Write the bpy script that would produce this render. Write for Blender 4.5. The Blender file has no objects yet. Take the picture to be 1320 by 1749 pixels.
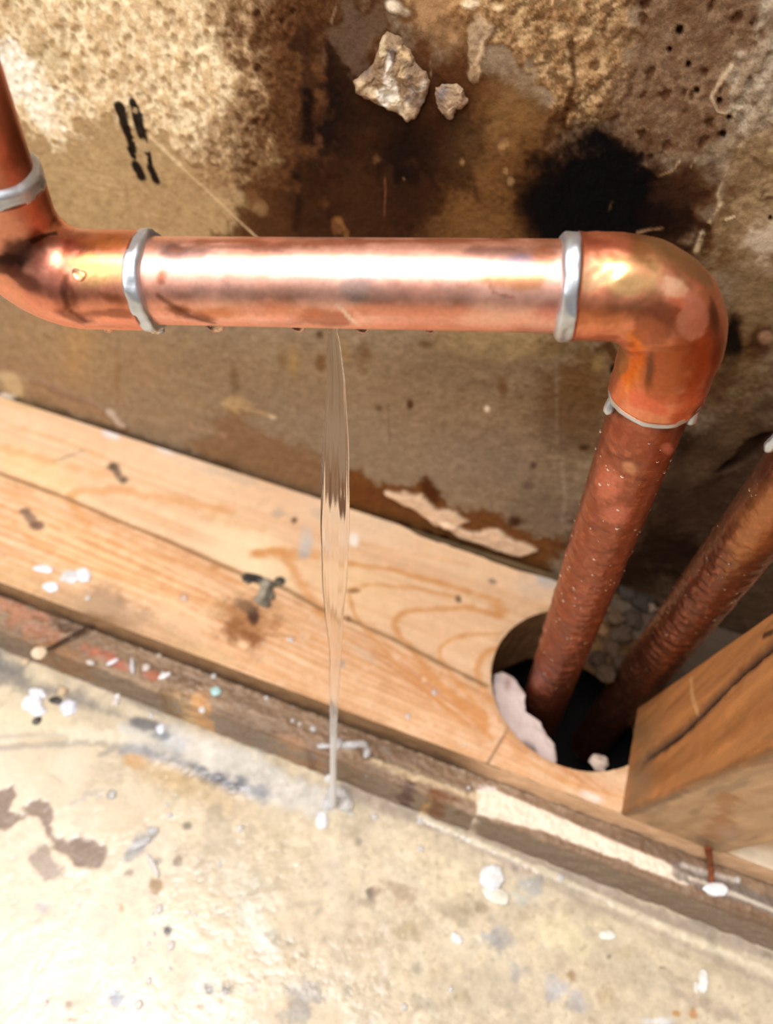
import bpy, math, random
import numpy as np
from mathutils import Matrix, Vector
random.seed(7); RNG = np.random.default_rng(11)
S = bpy.context.scene
COL = S.collection

# ------------------------------------------------------------------ camera
# metres; X runs right along the wall, Y into the wall (wall face at Y=0), Z up (top of the wooden plate at Z=0)
F = 1317.0; CX, CY = 660.0, 874.5
R = np.array([[0.93710, 0.29899, -0.18013], [0.34510, -0.71530, 0.60768], [0.05288, -0.63165, -0.77350]])
u_, _, v_ = np.linalg.svd(R); R = u_ @ v_
CAM = np.array([0.0582, -0.1946, 0.25])
cd = bpy.data.cameras.new('camera'); cam = bpy.data.objects.new('camera', cd); COL.objects.link(cam); S.camera = cam
cd.sensor_fit = 'VERTICAL'; cd.sensor_height = 36.0; cd.lens = F / 1749 * 36.0
cd.clip_start = 0.005; cd.clip_end = 20
M4 = np.eye(4); M4[:3, 0] = R[:, 0]; M4[:3, 1] = -R[:, 1]; M4[:3, 2] = -R[:, 2]; M4[:3, 3] = CAM
cam.matrix_world = Matrix(M4.tolist())
cd.dof.use_dof = True; cd.dof.focus_distance = 0.160; cd.dof.aperture_fstop = 13.0

# ------------------------------------------------------------------ light
S.view_settings.view_transform = 'Standard'; S.view_settings.look = 'None'
S.view_settings.gamma = 1.0; S.view_settings.exposure = 0.0; S.view_settings.use_curve_mapping = False
W = bpy.data.worlds.new('world'); S.world = W; W.use_nodes = True
wn, wl = W.node_tree.nodes, W.node_tree.links; wn.clear()
wo = wn.new('ShaderNodeOutputWorld'); bg = wn.new('ShaderNodeBackground'); tc = wn.new('ShaderNodeTexCoord')
sp = wn.new('ShaderNodeSeparateXYZ'); cr = wn.new('ShaderNodeValToRGB'); mp = wn.new('ShaderNodeMapRange')
wl.new(tc.outputs['Generated'], sp.inputs[0]); wl.new(sp.outputs['Z'], mp.inputs[0])
mp.inputs[1].default_value = -1; mp.inputs[2].default_value = 1
cr.color_ramp.elements[0].color = (.07, .055, .045, 1); cr.color_ramp.elements[1].color = (.95, .92, .90, 1)
e = cr.color_ramp.elements.new(.52); e.color = (.17, .155, .145, 1)
wl.new(mp.outputs[0], cr.inputs[0]); wl.new(cr.outputs[0], bg.inputs[0]); wl.new(bg.outputs[0], wo.inputs[0])
bg.inputs[1].default_value = 1.0

def area(name, loc, target, sx, sy, power, col):
    ld = bpy.data.lights.new(name, 'AREA'); ld.shape = 'RECTANGLE'; ld.size = sx; ld.size_y = sy
    ld.energy = power; ld.color = col
    o = bpy.data.objects.new(name, ld); COL.objects.link(o); o.location = loc
    o.rotation_euler = (Vector(target) - Vector(loc)).to_track_quat('-Z', 'Y').to_euler()
    return o
area('ceiling_light', (-0.10, -0.26, 0.72), (0.0, -0.10, 0.0), 0.36, 0.28, 4.3, (1.0, .975, .985))
area('window_daylight', (-0.55, -0.60, 0.55), (0.02, -0.04, 0.08), 0.35, 0.35, 2.2, (1.0, .97, .94))


# ------------------------------------------------------------------ measuring helpers
def ray(px, py): return R @ np.array([(px - CX) / F, (py - CY) / F, 1.0])
def at(px, py, z=None, y=None, d=None, plane=None):
    r = ray(px, py)
    if d is not None: t = d
    elif z is not None: t = (z - CAM[2]) / r[2]
    elif y is not None: t = (y - CAM[1]) / r[1]
    else:
        p, n = plane; t = np.dot(p - CAM, n) / np.dot(r, n)
    return CAM + r * t
def proj(P):
    v = (np.asarray(P) - CAM) @ R
    return v[..., 0] / v[..., 2] * F + CX, v[..., 1] / v[..., 2] * F + CY, v[..., 2]
def nrm(v): v = np.asarray(v, float); return v / np.linalg.norm(v)
def lin(c):
    c = np.asarray(c, float) / 255.0
    return np.where(c <= .04045, c / 12.92, ((c + .055) / 1.055) ** 2.4)

# ------------------------------------------------------------------ noise
def _hash(x, y, z, s):
    h = (x * 374761393 + y * 668265263 + z * 2147483647 + s * 974634777) & 0xffffffff
    h = ((h ^ (h >> 13)) * 1274126177) & 0xffffffff
    h = ((h ^ (h >> 16)) * 2246822519) & 0xffffffff
    return ((h ^ (h >> 15)) & 0xffffff) / float(0xffffff)
def vnoise(P, s=0):
    i = np.floor(P).astype(np.int64); f = P - i; f = f * f * f * (f * (f * 6 - 15) + 10)
    r = 0
    for a in (0, 1):
        wa = f[:, 0] if a else 1 - f[:, 0]
        for b in (0, 1):
            wb = f[:, 1] if b else 1 - f[:, 1]
            for c in (0, 1):
                wc = f[:, 2] if c else 1 - f[:, 2]
                r = r + wa * wb * wc * _hash(i[:, 0] + a, i[:, 1] + b, i[:, 2] + c, s)
    return r
def fbm(P, freq, octv=4, s=0, gain=.5):
    """about -1..1"""
    r = 0; a = 1; tot = 0; Q = P * freq
    for k in range(octv):
        r = r + a * (vnoise(Q + 17.3 * k, s + k) * 2 - 1); tot += a; a *= gain; Q = Q * 2.03
    return r / tot * 1.7
def cells(P, freq, s=0):
    """distance to the nearest jittered feature point, 0..~1"""
    Q = P * freq; i = np.floor(Q).astype(np.int64); best = np.full(len(P), 9.0)
    for a in (-1, 0, 1):
        for b in (-1, 0, 1):
            for c in (-1, 0, 1):
                j = i + np.array([a, b, c])
                o = np.stack([_hash(j[:, 0], j[:, 1], j[:, 2], s + k) for k in (1, 2, 3)], 1)
                d = ((j + o - Q) ** 2).sum(1); best = np.minimum(best, d)
    return np.sqrt(best)
def smooth(x, a, b):
    t = np.clip((x - a) / (b - a), 0, 1); return t * t * (3 - 2 * t)

# ------------------------------------------------------------------ surface staining: every mark has a place and a size on the surface itself
class Paint:
    def __init__(s, P, base, hit, thick=None):
        s.P = P; s.n = len(P); s.c = np.tile(lin(base), (s.n, 1)); s.h = np.zeros(s.n); s.hit = hit; s.thick = thick
        s.rough = np.full(s.n, .75); s.met = np.zeros(s.n)
        s.wa = fbm(P, 70, 4, 3); s.wb = fbm(P, 260, 4, 9); s.wc = fbm(P, 900, 3, 21)
        s.W = s.wa * .5 + s.wb * .35 + s.wc * .15
    def local(s, px, py, rx, ry, rot):
        a = math.radians(rot); c = s.hit(px, py)
        e = 3.0
        u = (s.hit(px + e * math.cos(a), py + e * math.sin(a)) - c) / e * rx
        v = (s.hit(px - e * math.sin(a), py + e * math.cos(a)) - c) / e * ry
        M = np.linalg.pinv(np.stack([u, v], 1)); D = s.P - c
        q = D @ M.T
        if s.thick:
            q = np.hypot(q[:, 0], q[:, 1]) + 9 * (np.linalg.norm(D, axis=1) > s.thick + 1.6 * max(np.linalg.norm(u), np.linalg.norm(v)))
            return q
        return np.hypot(q[:, 0], q[:, 1])
    def mix(s, m, col=None, rough=None, met=None, h=0):
        if col is not None: s.c += (lin(col) - s.c) * m[:, None]
        if rough is not None: s.rough += (rough - s.rough) * m
        if met is not None: s.met += (met - s.met) * m
        if h: s.h += h * m
    def blob(s, px, py, rx, ry=None, rot=0, col=None, a=1, soft=.5, n=.5, fine=False, **k):
        ry = ry or rx
        q = s.local(px, py, rx, ry, rot) + (s.wb if fine else s.W) * n
        m = (1 - smooth(q, 1 - soft, 1 + soft * .6)) * a
        s.mix(m, col, **k); return m
    def line(s, pts, w, col=None, a=1, soft=.6, n=.3, broken=0, taper=False, **k):
        Q = [s.hit(*p) for p in pts]; best = np.full(s.n, 9.0)
        px, py = pts[len(pts) // 2]
        mm = np.linalg.norm(s.hit(px + 2, py + 2) - s.hit(px - 2, py - 2)) / 5.66     # metres per px there
        ww = w * mm; L = len(Q) - 1
        for i in range(L):
            A, B = Q[i], Q[i + 1]; AB = B - A
            t = np.clip((s.P - A) @ AB / AB.dot(AB), 0, 1)
            d = np.linalg.norm(s.P - A - t[:, None] * AB, axis=1)
            if taper:
                g = (i + t) / L; d = d / np.maximum(.15, np.sin(np.pi * np.clip(g, .02, .98)) ** .6)
            best = np.minimum(best, d)
        q = best / ww + s.wb * n
        m = (1 - smooth(q, 1 - soft, 1 + soft)) * a
        if broken: m = m * smooth(s.wa + s.wb * .6, -broken, -broken + .5)
        s.mix(m, col, **k); return m
    def poly(s, pts, col=None, a=1, soft=4, n=6, fine=False, **k):
        """polygon given by photo points; soft and n in px"""
        Q = np.array([s.hit(*p) for p in pts]); c = Q.mean(0)
        U, sv, Vt = np.linalg.svd(Q - c); B = Vt[:2]
        q = (Q - c) @ B.T; X = (s.P - c) @ B.T
        px, py = np.mean(pts, axis=0); mm = np.linalg.norm(s.hit(px + 2, py + 2) - s.hit(px - 2, py - 2)) / 5.66
        inside = np.zeros(s.n, bool); dist = np.full(s.n, 9.0)
        for i in range(len(q)):
            A, Bq = q[i], q[(i + 1) % len(q)]; AB = Bq - A
            t = np.clip((X - A) @ AB / AB.dot(AB), 0, 1)
            dist = np.minimum(dist, np.linalg.norm(X - A - t[:, None] * AB, axis=1))
            cond = (A[1] > X[:, 1]) != (Bq[1] > X[:, 1])
            xi = A[0] + (X[:, 1] - A[1]) / (AB[1] if abs(AB[1]) > 1e-12 else 1e-12) * AB[0]
            inside ^= cond & (X[:, 0] < xi)
        sd = np.where(inside, -dist, dist) / mm + (s.wb if fine else s.W) * n
        m = (1 - smooth(sd, -soft, soft)) * a
        s.mix(m, col, **k); return m

# ------------------------------------------------------------------ materials
def newmat(name):
    m = bpy.data.materials.new(name); m.use_nodes = True; nt = m.node_tree
    b = nt.nodes['Principled BSDF']; return m, nt, b
def painted(name, bump=.3, bscale=900, spec=.3, bdist=.0004, var=.12, vscale=1500, coat=0, aniso=0):
    m, nt, b = newmat(name); N, L = nt.nodes, nt.links
    at_ = N.new('ShaderNodeAttribute'); at_.attribute_name = 'Col'
    ax = N.new('ShaderNodeAttribute'); ax.attribute_name = 'Aux'
    sep = N.new('ShaderNodeSeparateXYZ'); L.new(ax.outputs['Vector'], sep.inputs[0])
    tcn = N.new('ShaderNodeTexCoord')
    no = N.new('ShaderNodeTexNoise'); no.inputs['Scale'].default_value = vscale; no.inputs['Detail'].default_value = 4
    L.new(tcn.outputs['Object'], no.inputs['Vector'])
    mr = N.new('ShaderNodeMapRange'); mr.inputs[1].default_value = .3; mr.inputs[2].default_value = .7
    mr.inputs[3].default_value = 1 - var; mr.inputs[4].default_value = 1 + var; L.new(no.outputs['Fac'], mr.inputs[0])
    vm = N.new('ShaderNodeVectorMath'); vm.operation = 'SCALE'; L.new(at_.outputs['Color'], vm.inputs[0]); L.new(mr.outputs[0], vm.inputs['Scale'])
    L.new(vm.outputs[0], b.inputs['Base Color']); L.new(sep.outputs[0], b.inputs['Roughness']); L.new(sep.outputs[1], b.inputs['Metallic'])
    nb = N.new('ShaderNodeTexNoise'); nb.inputs['Scale'].default_value = bscale; nb.inputs['Detail'].default_value = 6
    L.new(tcn.outputs['Object'], nb.inputs['Vector'])
    bu = N.new('ShaderNodeBump'); bu.inputs['Strength'].default_value = bump; bu.inputs['Distance'].default_value = bdist
    L.new(nb.outputs['Fac'], bu.inputs['Height']); L.new(bu.outputs[0], b.inputs['Normal'])
    b.inputs['Specular IOR Level'].default_value = spec
    if coat: b.inputs['Coat Weight'].default_value = coat; b.inputs['Coat Roughness'].default_value = .12
    return m
def plain(name, col, rough=.5, met=0, bump=.2, bscale=1500, spec=.4, var=.2):
    m, nt, b = newmat(name); N, L = nt.nodes, nt.links
    no = N.new('ShaderNodeTexNoise'); no.inputs['Scale'].default_value = bscale * .5; no.inputs['Detail'].default_value = 5
    tcn = N.new('ShaderNodeTexCoord'); L.new(tcn.outputs['Object'], no.inputs['Vector'])
    r = N.new('ShaderNodeValToRGB'); c = lin(col)
    r.color_ramp.elements[0].position = .3; r.color_ramp.elements[1].position = .7
    r.color_ramp.elements[0].color = (*(c * (1 - var)), 1); r.color_ramp.elements[1].color = (*np.minimum(c * (1 + var), 1), 1)
    L.new(no.outputs['Fac'], r.inputs[0]); L.new(r.outputs[0], b.inputs['Base Color'])
    bu = N.new('ShaderNodeBump'); bu.inputs['Strength'].default_value = bump; bu.inputs['Distance'].default_value = .0003
    L.new(no.outputs['Fac'], bu.inputs['Height']); L.new(bu.outputs[0], b.inputs['Normal'])
    b.inputs['Roughness'].default_value = rough; b.inputs['Metallic'].default_value = met; b.inputs['Specular IOR Level'].default_value = spec
    return m
def water(name, rough=0.02):
    m, nt, b = newmat(name)
    b.inputs['Base Color'].default_value = (1, 1, 1, 1); b.inputs['Transmission Weight'].default_value = 1
    b.inputs['IOR'].default_value = 1.33; b.inputs['Roughness'].default_value = rough
    no = nt.nodes.new('ShaderNodeTexNoise'); no.inputs['Scale'].default_value = 300
    bu = nt.nodes.new('ShaderNodeBump'); bu.inputs['Strength'].default_value = .05; bu.inputs['Distance'].default_value = .0003
    nt.links.new(no.outputs['Fac'], bu.inputs['Height']); nt.links.new(bu.outputs[0], b.inputs['Normal'])
    return m

# ------------------------------------------------------------------ mesh helpers
def tag(o, label=None, cat=None, group=None, kind=None):
    if label: o['label'] = label
    if cat: o['category'] = cat
    if group: o['group'] = group
    if kind: o['kind'] = kind
    return o
def empty(name, loc, label, cat, group=None):
    o = bpy.data.objects.new(name, None); COL.objects.link(o); o.location = loc; o.empty_display_size = .01
    return tag(o, label, cat, group)
def link(name, V, Fc, mat, parent=None, paint=None, smoothf=True):
    me = bpy.data.meshes.new(name); V = np.asarray(V, float)
    off = np.zeros(3)
    if parent is not None: off = np.array(parent.location)
    else:
        off = np.array([(V[:, 0].min() + V[:, 0].max()) / 2, (V[:, 1].min() + V[:, 1].max()) / 2, V[:, 2].min()])
    me.from_pydata((V - off).tolist(), [], Fc.tolist() if isinstance(Fc, np.ndarray) else Fc); me.update()
    if paint is not None:
        a = me.attributes.new('Col', 'FLOAT_COLOR', 'POINT')
        a.data.foreach_set('color', np.concatenate([np.clip(paint.c, .0015, .97), np.ones((paint.n, 1))], 1).astype(np.float32).ravel())
        b = me.attributes.new('Aux', 'FLOAT_VECTOR', 'POINT')
        b.data.foreach_set('vector', np.stack([np.clip(paint.rough, .05, 1), np.clip(paint.met, 0, 1), np.zeros(paint.n)], 1).astype(np.float32).ravel())
    if smoothf: me.polygons.foreach_set('use_smooth', [True] * len(me.polygons))
    me.materials.append(mat)
    o = bpy.data.objects.new(name, me); COL.objects.link(o)
    if parent is not None: o.parent = parent
    else: o.location = off
    return o
def gfaces(nu, nv, off=0, wrap=False, flip=False):
    i = np.arange(nu - 1)[:, None]; j = np.arange(nv if wrap else nv - 1)[None, :]; j2 = (j + 1) % nv
    a = i * nv + j; b = (i + 1) * nv + j; c = (i + 1) * nv + j2; d = i * nv + j2
    f = np.stack([a, b, c, d], -1).reshape(-1, 4) + off
    return f[:, ::-1] if flip else f
def axis_samples(segs):
    """[(start,end,step),...] joined"""
    out = []
    for a, b, st in segs:
        n = max(1, int(round((b - a) / st))); out += list(np.linspace(a, b, n, endpoint=False))
    out.append(segs[-1][1]); return np.array(out)
def normals_grid(V, nu, nv, wrap=False):
    G = V.reshape(nu, nv, 3); du = np.gradient(G, axis=0)
    if wrap: dv = (np.roll(G, -1, 1) - np.roll(G, 1, 1)) / 2
    else: dv = np.gradient(G, axis=1)
    n = np.cross(du, dv); n /= np.linalg.norm(n, axis=2, keepdims=True) + 1e-12
    return n.reshape(-1, 3)
def sweep(path, rad, seg=96, caps=True, hollow=0):
    path = np.asarray(path, float); n = len(path); rad = np.broadcast_to(np.asarray(rad, float), (n,))
    T = np.gradient(path, axis=0); T /= np.linalg.norm(T, axis=1, keepdims=True)
    u = np.cross(T[0], [0, 0, 1.0]);
    if np.linalg.norm(u) < .1: u = np.cross(T[0], [0, 1.0, 0])
    u = nrm(u); V = []
    ang = np.linspace(0, 2 * np.pi, seg, endpoint=False)
    for k in range(n):
        u = nrm(u - T[k] * u.dot(T[k])); w = np.cross(T[k], u)
        V.append(path[k] + rad[k] * (np.cos(ang)[:, None] * u + np.sin(ang)[:, None] * w))
    V = np.concatenate(V); Fc = gfaces(n, seg, wrap=True, flip=True).tolist()
    Nn = []
    for k in range(n): Nn.append(V[k * seg:(k + 1) * seg] - path[k])
    Nn = np.concatenate(Nn); Nn /= np.linalg.norm(Nn, axis=1, keepdims=True)
    if caps:
        Fc.append(list(range(seg))); Fc.append(list(range((n - 1) * seg, n * seg))[::-1])
    return V, Fc, Nn
def surf_hit(P, Nn, rad=None):
    """nearest front-facing surface point to a photo point"""
    view = P - CAM; front = (Nn * view).sum(1) < 0
    X, Y, D = proj(P); idx = np.where(front)[0]; X = X[idx]; Y = Y[idx]; Pf = P[idx]; D = D[idx]
    def hit(px, py):
        k = np.argmin((X - px) ** 2 + (Y - py) ** 2)
        g = np.argpartition((X - px) ** 2 + (Y - py) ** 2, 6)[:6]
        # plane through the nearest vertex
        n = Nn[idx[k]]; r = ray(px, py); t = np.dot(Pf[k] - CAM, n) / np.dot(r, n)
        q = CAM + r * t
        return q if np.linalg.norm(q - Pf[k]) < .002 else Pf[k] + 1e-5 * np.array([px - X[k], py - Y[k], 0])
    return hit
def lump(c, r, seed=0, rough=.25, sub=3, squash=(1, 1, 1), rotz=0):
    import bmesh
    bm = bmesh.new(); bmesh.ops.create_icosphere(bm, subdivisions=sub, radius=1)
    V = np.array([v.co[:] for v in bm.verts]); Fc = [[v.index for v in f.verts] for f in bm.faces]; bm.free()
    d = 1 + rough * fbm(V + seed * 7.7, 1.6, 4, seed % 50)
    V = V * d[:, None] * np.array(squash) * r
    cz, sz = math.cos(rotz), math.sin(rotz)
    V = np.stack([V[:, 0] * cz - V[:, 1] * sz, V[:, 0] * sz + V[:, 1] * cz, V[:, 2]], 1)
    return V + np.array(c), Fc

# ================================================================== WALL
xs = axis_samples([(-.60, -.22, .004), (-.22, .215, .00042), (.215, .60, .004)])
zs = axis_samples([(-.045, -.012, .0015), (-.012, .235, .00042), (.235, .55, .004)])
GX, GZ = np.meshgrid(xs, zs, indexing='ij')
P = np.stack([GX.ravel(), np.zeros(GX.size), GZ.ravel()], 1)
w = Paint(P, (148, 127, 102), lambda px, py: at(px, py, y=0))
n1, n2, n3 = w.wa, w.wb, w.wc
pits = smooth(cells(P * np.array([1, 1, .7]), 420, 5) + n2 * .15, .28, .50)           # 1 outside the pits
mott = fbm(P * np.array([1.25, 1, .8]), 420, 4, 33)
def tex(m, c1, c2, k=.5): # two-tone mottling inside a mask
    t = smooth(mott, -.35, .35) * k
    w.c += (lin(c2) - lin(c1)) * (m * t)[:, None]
ld = P @ np.array([[math.cos(1.0), 0, -math.sin(1.0)], [0, 1, 0], [math.sin(1.0), 0, math.cos(1.0)]]).T * np.array([1.9, 1, 1.0])
leo = fbm(ld, 520, 4, 37); leo2 = fbm(ld, 1150, 3, 39)
def leop(m, c, k=.6):   # soft slanting blotches with small specks in them
    t = np.clip(smooth(leo, .0, .45) + .7 * smooth(leo2, .25, .6), 0, 1) * k
    w.c += (lin(c) - w.c) * (m * t)[:, None]
# broad tones
w.blob(120, 600, 220, 80, 20, (170, 138, 98), .7, .9, .4)
w.blob(560, 640, 420, 80, 5, (148, 121, 90), .7, .9, .3)
w.blob(900, 700, 260, 150, 10, (140, 112, 80), .6, .9, .3)
w.poly([(0, -80), (640, -80), (560, 120), (500, 330), (480, 440), (200, 440), (-100, 300), (-160, -80)], (176, 146, 104), .95, 40, 30)
m = w.poly([(-200, -200), (560, -200), (500, 60), (480, 150), (430, 280), (380, 300), (330, 260), (240, 215), (150, 200), (110, 250), (60, 230), (-120, 150)], (242, 222, 184), .95, 10, 34, fine=True)
UL = m; tex(m, (242, 222, 184), (204, 174, 132), .85); leop(m, (186, 154, 110), .40)
w.c += (lin((150, 120, 82)) - w.c) * (m * (1 - pits) * .38)[:, None]; w.h += m * (.25e-3 + .22e-3 * mott - .35e-3 * (1 - pits))
m = w.poly([(330, -60), (520, -60), (520, 200), (460, 330), (330, 330), (390, 120)], (178, 140, 98), .7, 30, 40); tex(m, (178, 140, 98), (120, 86, 54), .7); leop(m, (104, 72, 42), .7)
w.blob(25, 130, 34, 60, -35, (240, 232, 215), .9, .5, .7, fine=True)
w.blob(70, 165, 30, 60, -30, (238, 228, 205), .8, .5, .8, fine=True)
w.blob(95, 205, 16, 22, 0, (240, 225, 200), .7, .5, .8, fine=True)
w.blob(80, 92, 42, 26, 40, (190, 168, 128), .6, .6, .5)
w.line([(0, 10), (60, 60), (150, 110), (250, 150)], 5, (185, 152, 110), .5, 1, .8)
# smooth tan left middle
w.blob(300, 350, 110, 60, 15, (172, 140, 100), .8, .7, .4)
w.blob(160, 300, 60, 50, 0, (180, 150, 108), .7, .7, .4)
# right upper cream crust
m = w.poly([(780, -200), (1110, -200), (1090, 40), (1080, 150), (1050, 210), (990, 225), (960, 235), (925, 170), (880, 110), (830, 90), (780, 40)], (200, 166, 120), .95, 10, 32, fine=True)
tex(m, (200, 166, 120), (160, 122, 80), .8); leop(m, (104, 74, 44), .75); w.h += m * .15e-3 * leo2; w.h += m * (.3e-3 + .3e-3 * mott)
w.c += (lin((110, 80, 48)) - w.c) * (m * (1 - pits) * .38)[:, None]
w.poly([(640, -200), (800, -200), (840, 60), (800, 110), (740, 90), (690, 30)], (170, 128, 84), .8, 20, 40)
# right upper brown with spots
m = w.poly([(1080, -200), (1400, -200), (1330, 60), (1290, 130), (1240, 220), (1180, 280), (1060, 260), (1040, 150), (1090, 60)], (142, 112, 84), .9, 18, 25)
tex(m, (142, 112, 84), (112, 84, 60), .8); leop(m, (92, 66, 46), .5); MR = m
spots = 1 - smooth(cells(P * np.array([1, 1, .7]), 260, 15) + n3 * .1, .16, .30)
w.c += (lin((84, 56, 36)) - w.c) * (m * spots * .8)[:, None]; w.h -= m * spots * .4e-3
m = w.poly([(1290, -200), (1500, -200), (1500, 480), (1320, 330), (1250, 240), (1255, 130), (1290, 60)], (182, 164, 140), .95, 12, 30, fine=True)
tex(m, (182, 164, 140), (140, 118, 92), .7); leop(m, (112, 92, 70), .6); w.h += m * (.5e-3 + .3e-3 * mott)
w.c += (lin((100, 78, 58)) - w.c) * (m * spots * .6)[:, None]
m = w.poly([(1190, 420), (1230, 330), (1260, 240), (1400, 200), (1500, 520), (1330, 500), (1290, 470), (1235, 450)], (152, 124, 88), .9, 12, 26); tex(m, (152, 124, 88), (120, 92, 60), .7)
w.blob(1305, 410, 36, 40, 0, (196, 176, 152), .8, .6, .8, fine=True, h=.4e-3)
w.blob(1300, 450, 30, 22, 0, (184, 160, 132), .7, .6, .8, fine=True)
# brown damp around the centre
m = w.poly([(480, -60), (640, -40), (700, 60), (800, 100), (860, 140), (920, 190), (980, 240), (1060, 260), (1180, 290), (1240, 330), (1200, 430), (1160, 480), (380, 450), (400, 330), (470, 190), (460, 60)], (96, 66, 38), .93, 40, 66)
tex(m, (96, 66, 38), (70, 44, 24), .6); leop(m, (60, 38, 22), .35)
w.poly([(760, 250), (900, 150), (960, 230), (930, 300), (900, 440), (720, 460), (750, 330)], (122, 88, 50), .9, 40, 50)
w.blob(850, 200, 70, 70, 0, (140, 102, 60), .75, .7, .4)
w.poly([(480, 30), (600, 40), (680, 150), (800, 200), (790, 300), (730, 380), (700, 470), (430, 450), (470, 330), (490, 200)], (58, 38, 22), .88, 38, 60)
w.blob(545, 190, 70, 110, 0, (38, 25, 20), .9, .6, .5)
w.blob(505, 120, 22, 80, 0, (36, 25, 22), .8, .6, .6)
w.blob(690, 290, 50, 110, 0, (36, 23, 18), .85, .7, .4)
w.blob(600, 60, 26, 70, 10, (70, 54, 40), .8, .6, .7)
w.blob(760, 170, 70, 60, 0, (62, 38, 20), .7, .7, .5)
w.blob(800, 250, 40, 60, 10, (78, 62, 40), .7, .7, .5)
w.blob(450, 380, 60, 50, 20, (104, 74, 44), .6, .8, .6)
w.line([(505, 300), (512, 340), (505, 390)], 8, (34, 22, 16), .8, .9, .5)
w.blob(560, 360, 24, 26, 0, (40, 26, 18), .7, .7, .6)
for (x, y, r, c) in [(540, 240, 12, (92, 66, 46)), (500, 255, 22, (88, 60, 42)), (640, 280, 7, (120, 88, 54)), (470, 275, 10, (128, 96, 60)), (435, 285, 8, (150, 118, 80)),
                     (430, 345, 12, (150, 112, 70)), (445, 355, 9, (176, 136, 92)), (555, 345, 10, (96, 68, 42)), (580, 385, 9, (140, 96, 56)), (790, 276, 7, (160, 120, 74)), (865, 292, 5, (180, 140, 92)), (858, 250, 8, (172, 130, 84)), (872, 310, 5, (190, 150, 100)), (690, 305, 3, (150, 110, 76))]:
    w.blob(x, y, r, r * 1.2, 0, c, .8, .6, .9, fine=True)
w.line([(577, 375), (592, 395), (588, 425)], 4, (156, 108, 62), .8, .7, .6)
w.line([(657, 290), (658, 330), (656, 400)], 1.4, (130, 88, 58), .8, .7, .4, broken=.3)
# soot black
w.blob(1010, 330, 150, 110, 0, (30, 20, 15), .9, .6, .45)
w.blob(1020, 310, 110, 90, 20, (11, 9, 12), .97, .5, .45)
w.blob(960, 350, 90, 70, 0, (15, 11, 11), .93, .6, .4)
w.blob(1080, 370, 90, 60, 0, (14, 11, 13), .95, .5, .5)
w.blob(1050, 270, 60, 40, 20, (18, 14, 16), .8, .6, .8)
w.blob(1150, 390, 60, 50, 20, (40, 26, 20), .85, .6, .6)
w.blob(1180, 300, 60, 40, -40, (74, 52, 36), .7, .7, .8)
w.line([(505, 60), (498, 120), (495, 180)], 7, (30, 20, 16), .8, .8, .7)
# torn paper ribs and crust lines
for pts, wd, c in [([(1170, 262), (1150, 290), (1115, 305), (1105, 330), (1085, 352)], 4, (190, 156, 112)),
                   ([(1045, 345), (1037, 372)], 2.5, (120, 100, 74)), ([(1090, 398), (1110, 392), (1130, 390)], 4, (150, 118, 84)),
                   ([(1250, 110), (1225, 150), (1215, 165), (1225, 190), (1245, 195)], 4, (200, 176, 142)),
                   ([(1310, 215), (1280, 230), (1262, 250), (1240, 290), (1225, 330), (1230, 350)], 7, (206, 182, 146)),
                   ([(1230, 350), (1215, 375), (1200, 400), (1190, 428)], 5, (196, 170, 132)), ([(1190, 270), (1170, 300), (1155, 320)], 3, (170, 140, 104)),
                   ([(1240, 440), (1232, 470), (1225, 490)], 4, (150, 120, 84)), ([(1212, 385), (1198, 398)], 3, (210, 190, 160)), ([(1240, 375), (1255, 370)], 2, (214, 190, 156)),
                   ([(575, 8), (563, 50), (557, 110)], 5, (152, 126, 96)), ([(795, 195), (792, 225)], 2.5, (196, 160, 118)), ([(735, 105), (737, 135)], 2, (180, 150, 118)),
                   ([(690, 30), (688, 60)], 2, (150, 110, 74)), ([(1300, 575), (1318, 570)], 2, (190, 160, 120))]:
    w.line(pts, wd * .6, c, .8, .9, 1.3, broken=.25, h=.25e-3)
w.blob(672, 12, 14, 10, 30, (226, 210, 184), .9, .5, .8, h=.4e-3); w.blob(690, 20, 9, 6, 20, (220, 200, 172), .9, .5, .8)
w.blob(820, 85, 15, 34, 5, (214, 186, 150), .95, .35, .8, fine=True, h=.5e-3); w.blob(815, 118, 7, 14, 10, (208, 178, 138), .9, .35, .8, fine=True)
w.blob(805, 5, 18, 10, 0, (234, 214, 180), .9, .5, .8); w.blob(850, 12, 14, 8, 0, (222, 196, 152), .8, .5, .8)
w.blob(1060, 75, 50, 22, 0, (120, 86, 56), .5, .7, 1, fine=True); w.line([(975, 75), (978, 110), (982, 140), (970, 170), (963, 215)], 5, (70, 44, 22), .8, .8, .9)
w.line([(400, 170), (430, 200), (440, 205)], 2, (120, 90, 60), .5)
for (x, y, r) in [(440, 118, 6), (440, 208, 7), (434, 283, 5), (483, 37, 5), (466, 22, 4), (440, 25, 5), (500, 20, 4), (1160, 52, 6), (1143, 85, 4), (1175, 110, 5), (1190, 155, 5), (1245, 200, 5), (1235, 230, 6), (1315, 372, 4), (1228, 173, 6)]:
    w.blob(x, y, r, r * 1.25, 10, (26, 16, 12), .95, .5, .5, h=-.5e-3)
w.poly([(400, -60), (500, -60), (520, 120), (490, 260), (450, 330), (400, 260), (420, 120)], (122, 88, 56), .55, 26, 70, fine=True)
m = w.poly([(420, -60), (560, -60), (560, 140), (520, 260), (470, 330), (430, 260)], (122, 88, 56), .25, 26, 60, fine=True); leop(m * 3, (70, 44, 26), .6)
m = w.poly([(430, 330), (720, 300), (720, 440), (420, 440)], (84, 56, 34), .35, 26, 60, fine=True)
m = w.poly([(590, 20), (660, 30), (640, 120), (600, 150), (560, 90)], (112, 94, 78), .6, 12, 30, fine=True)
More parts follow.
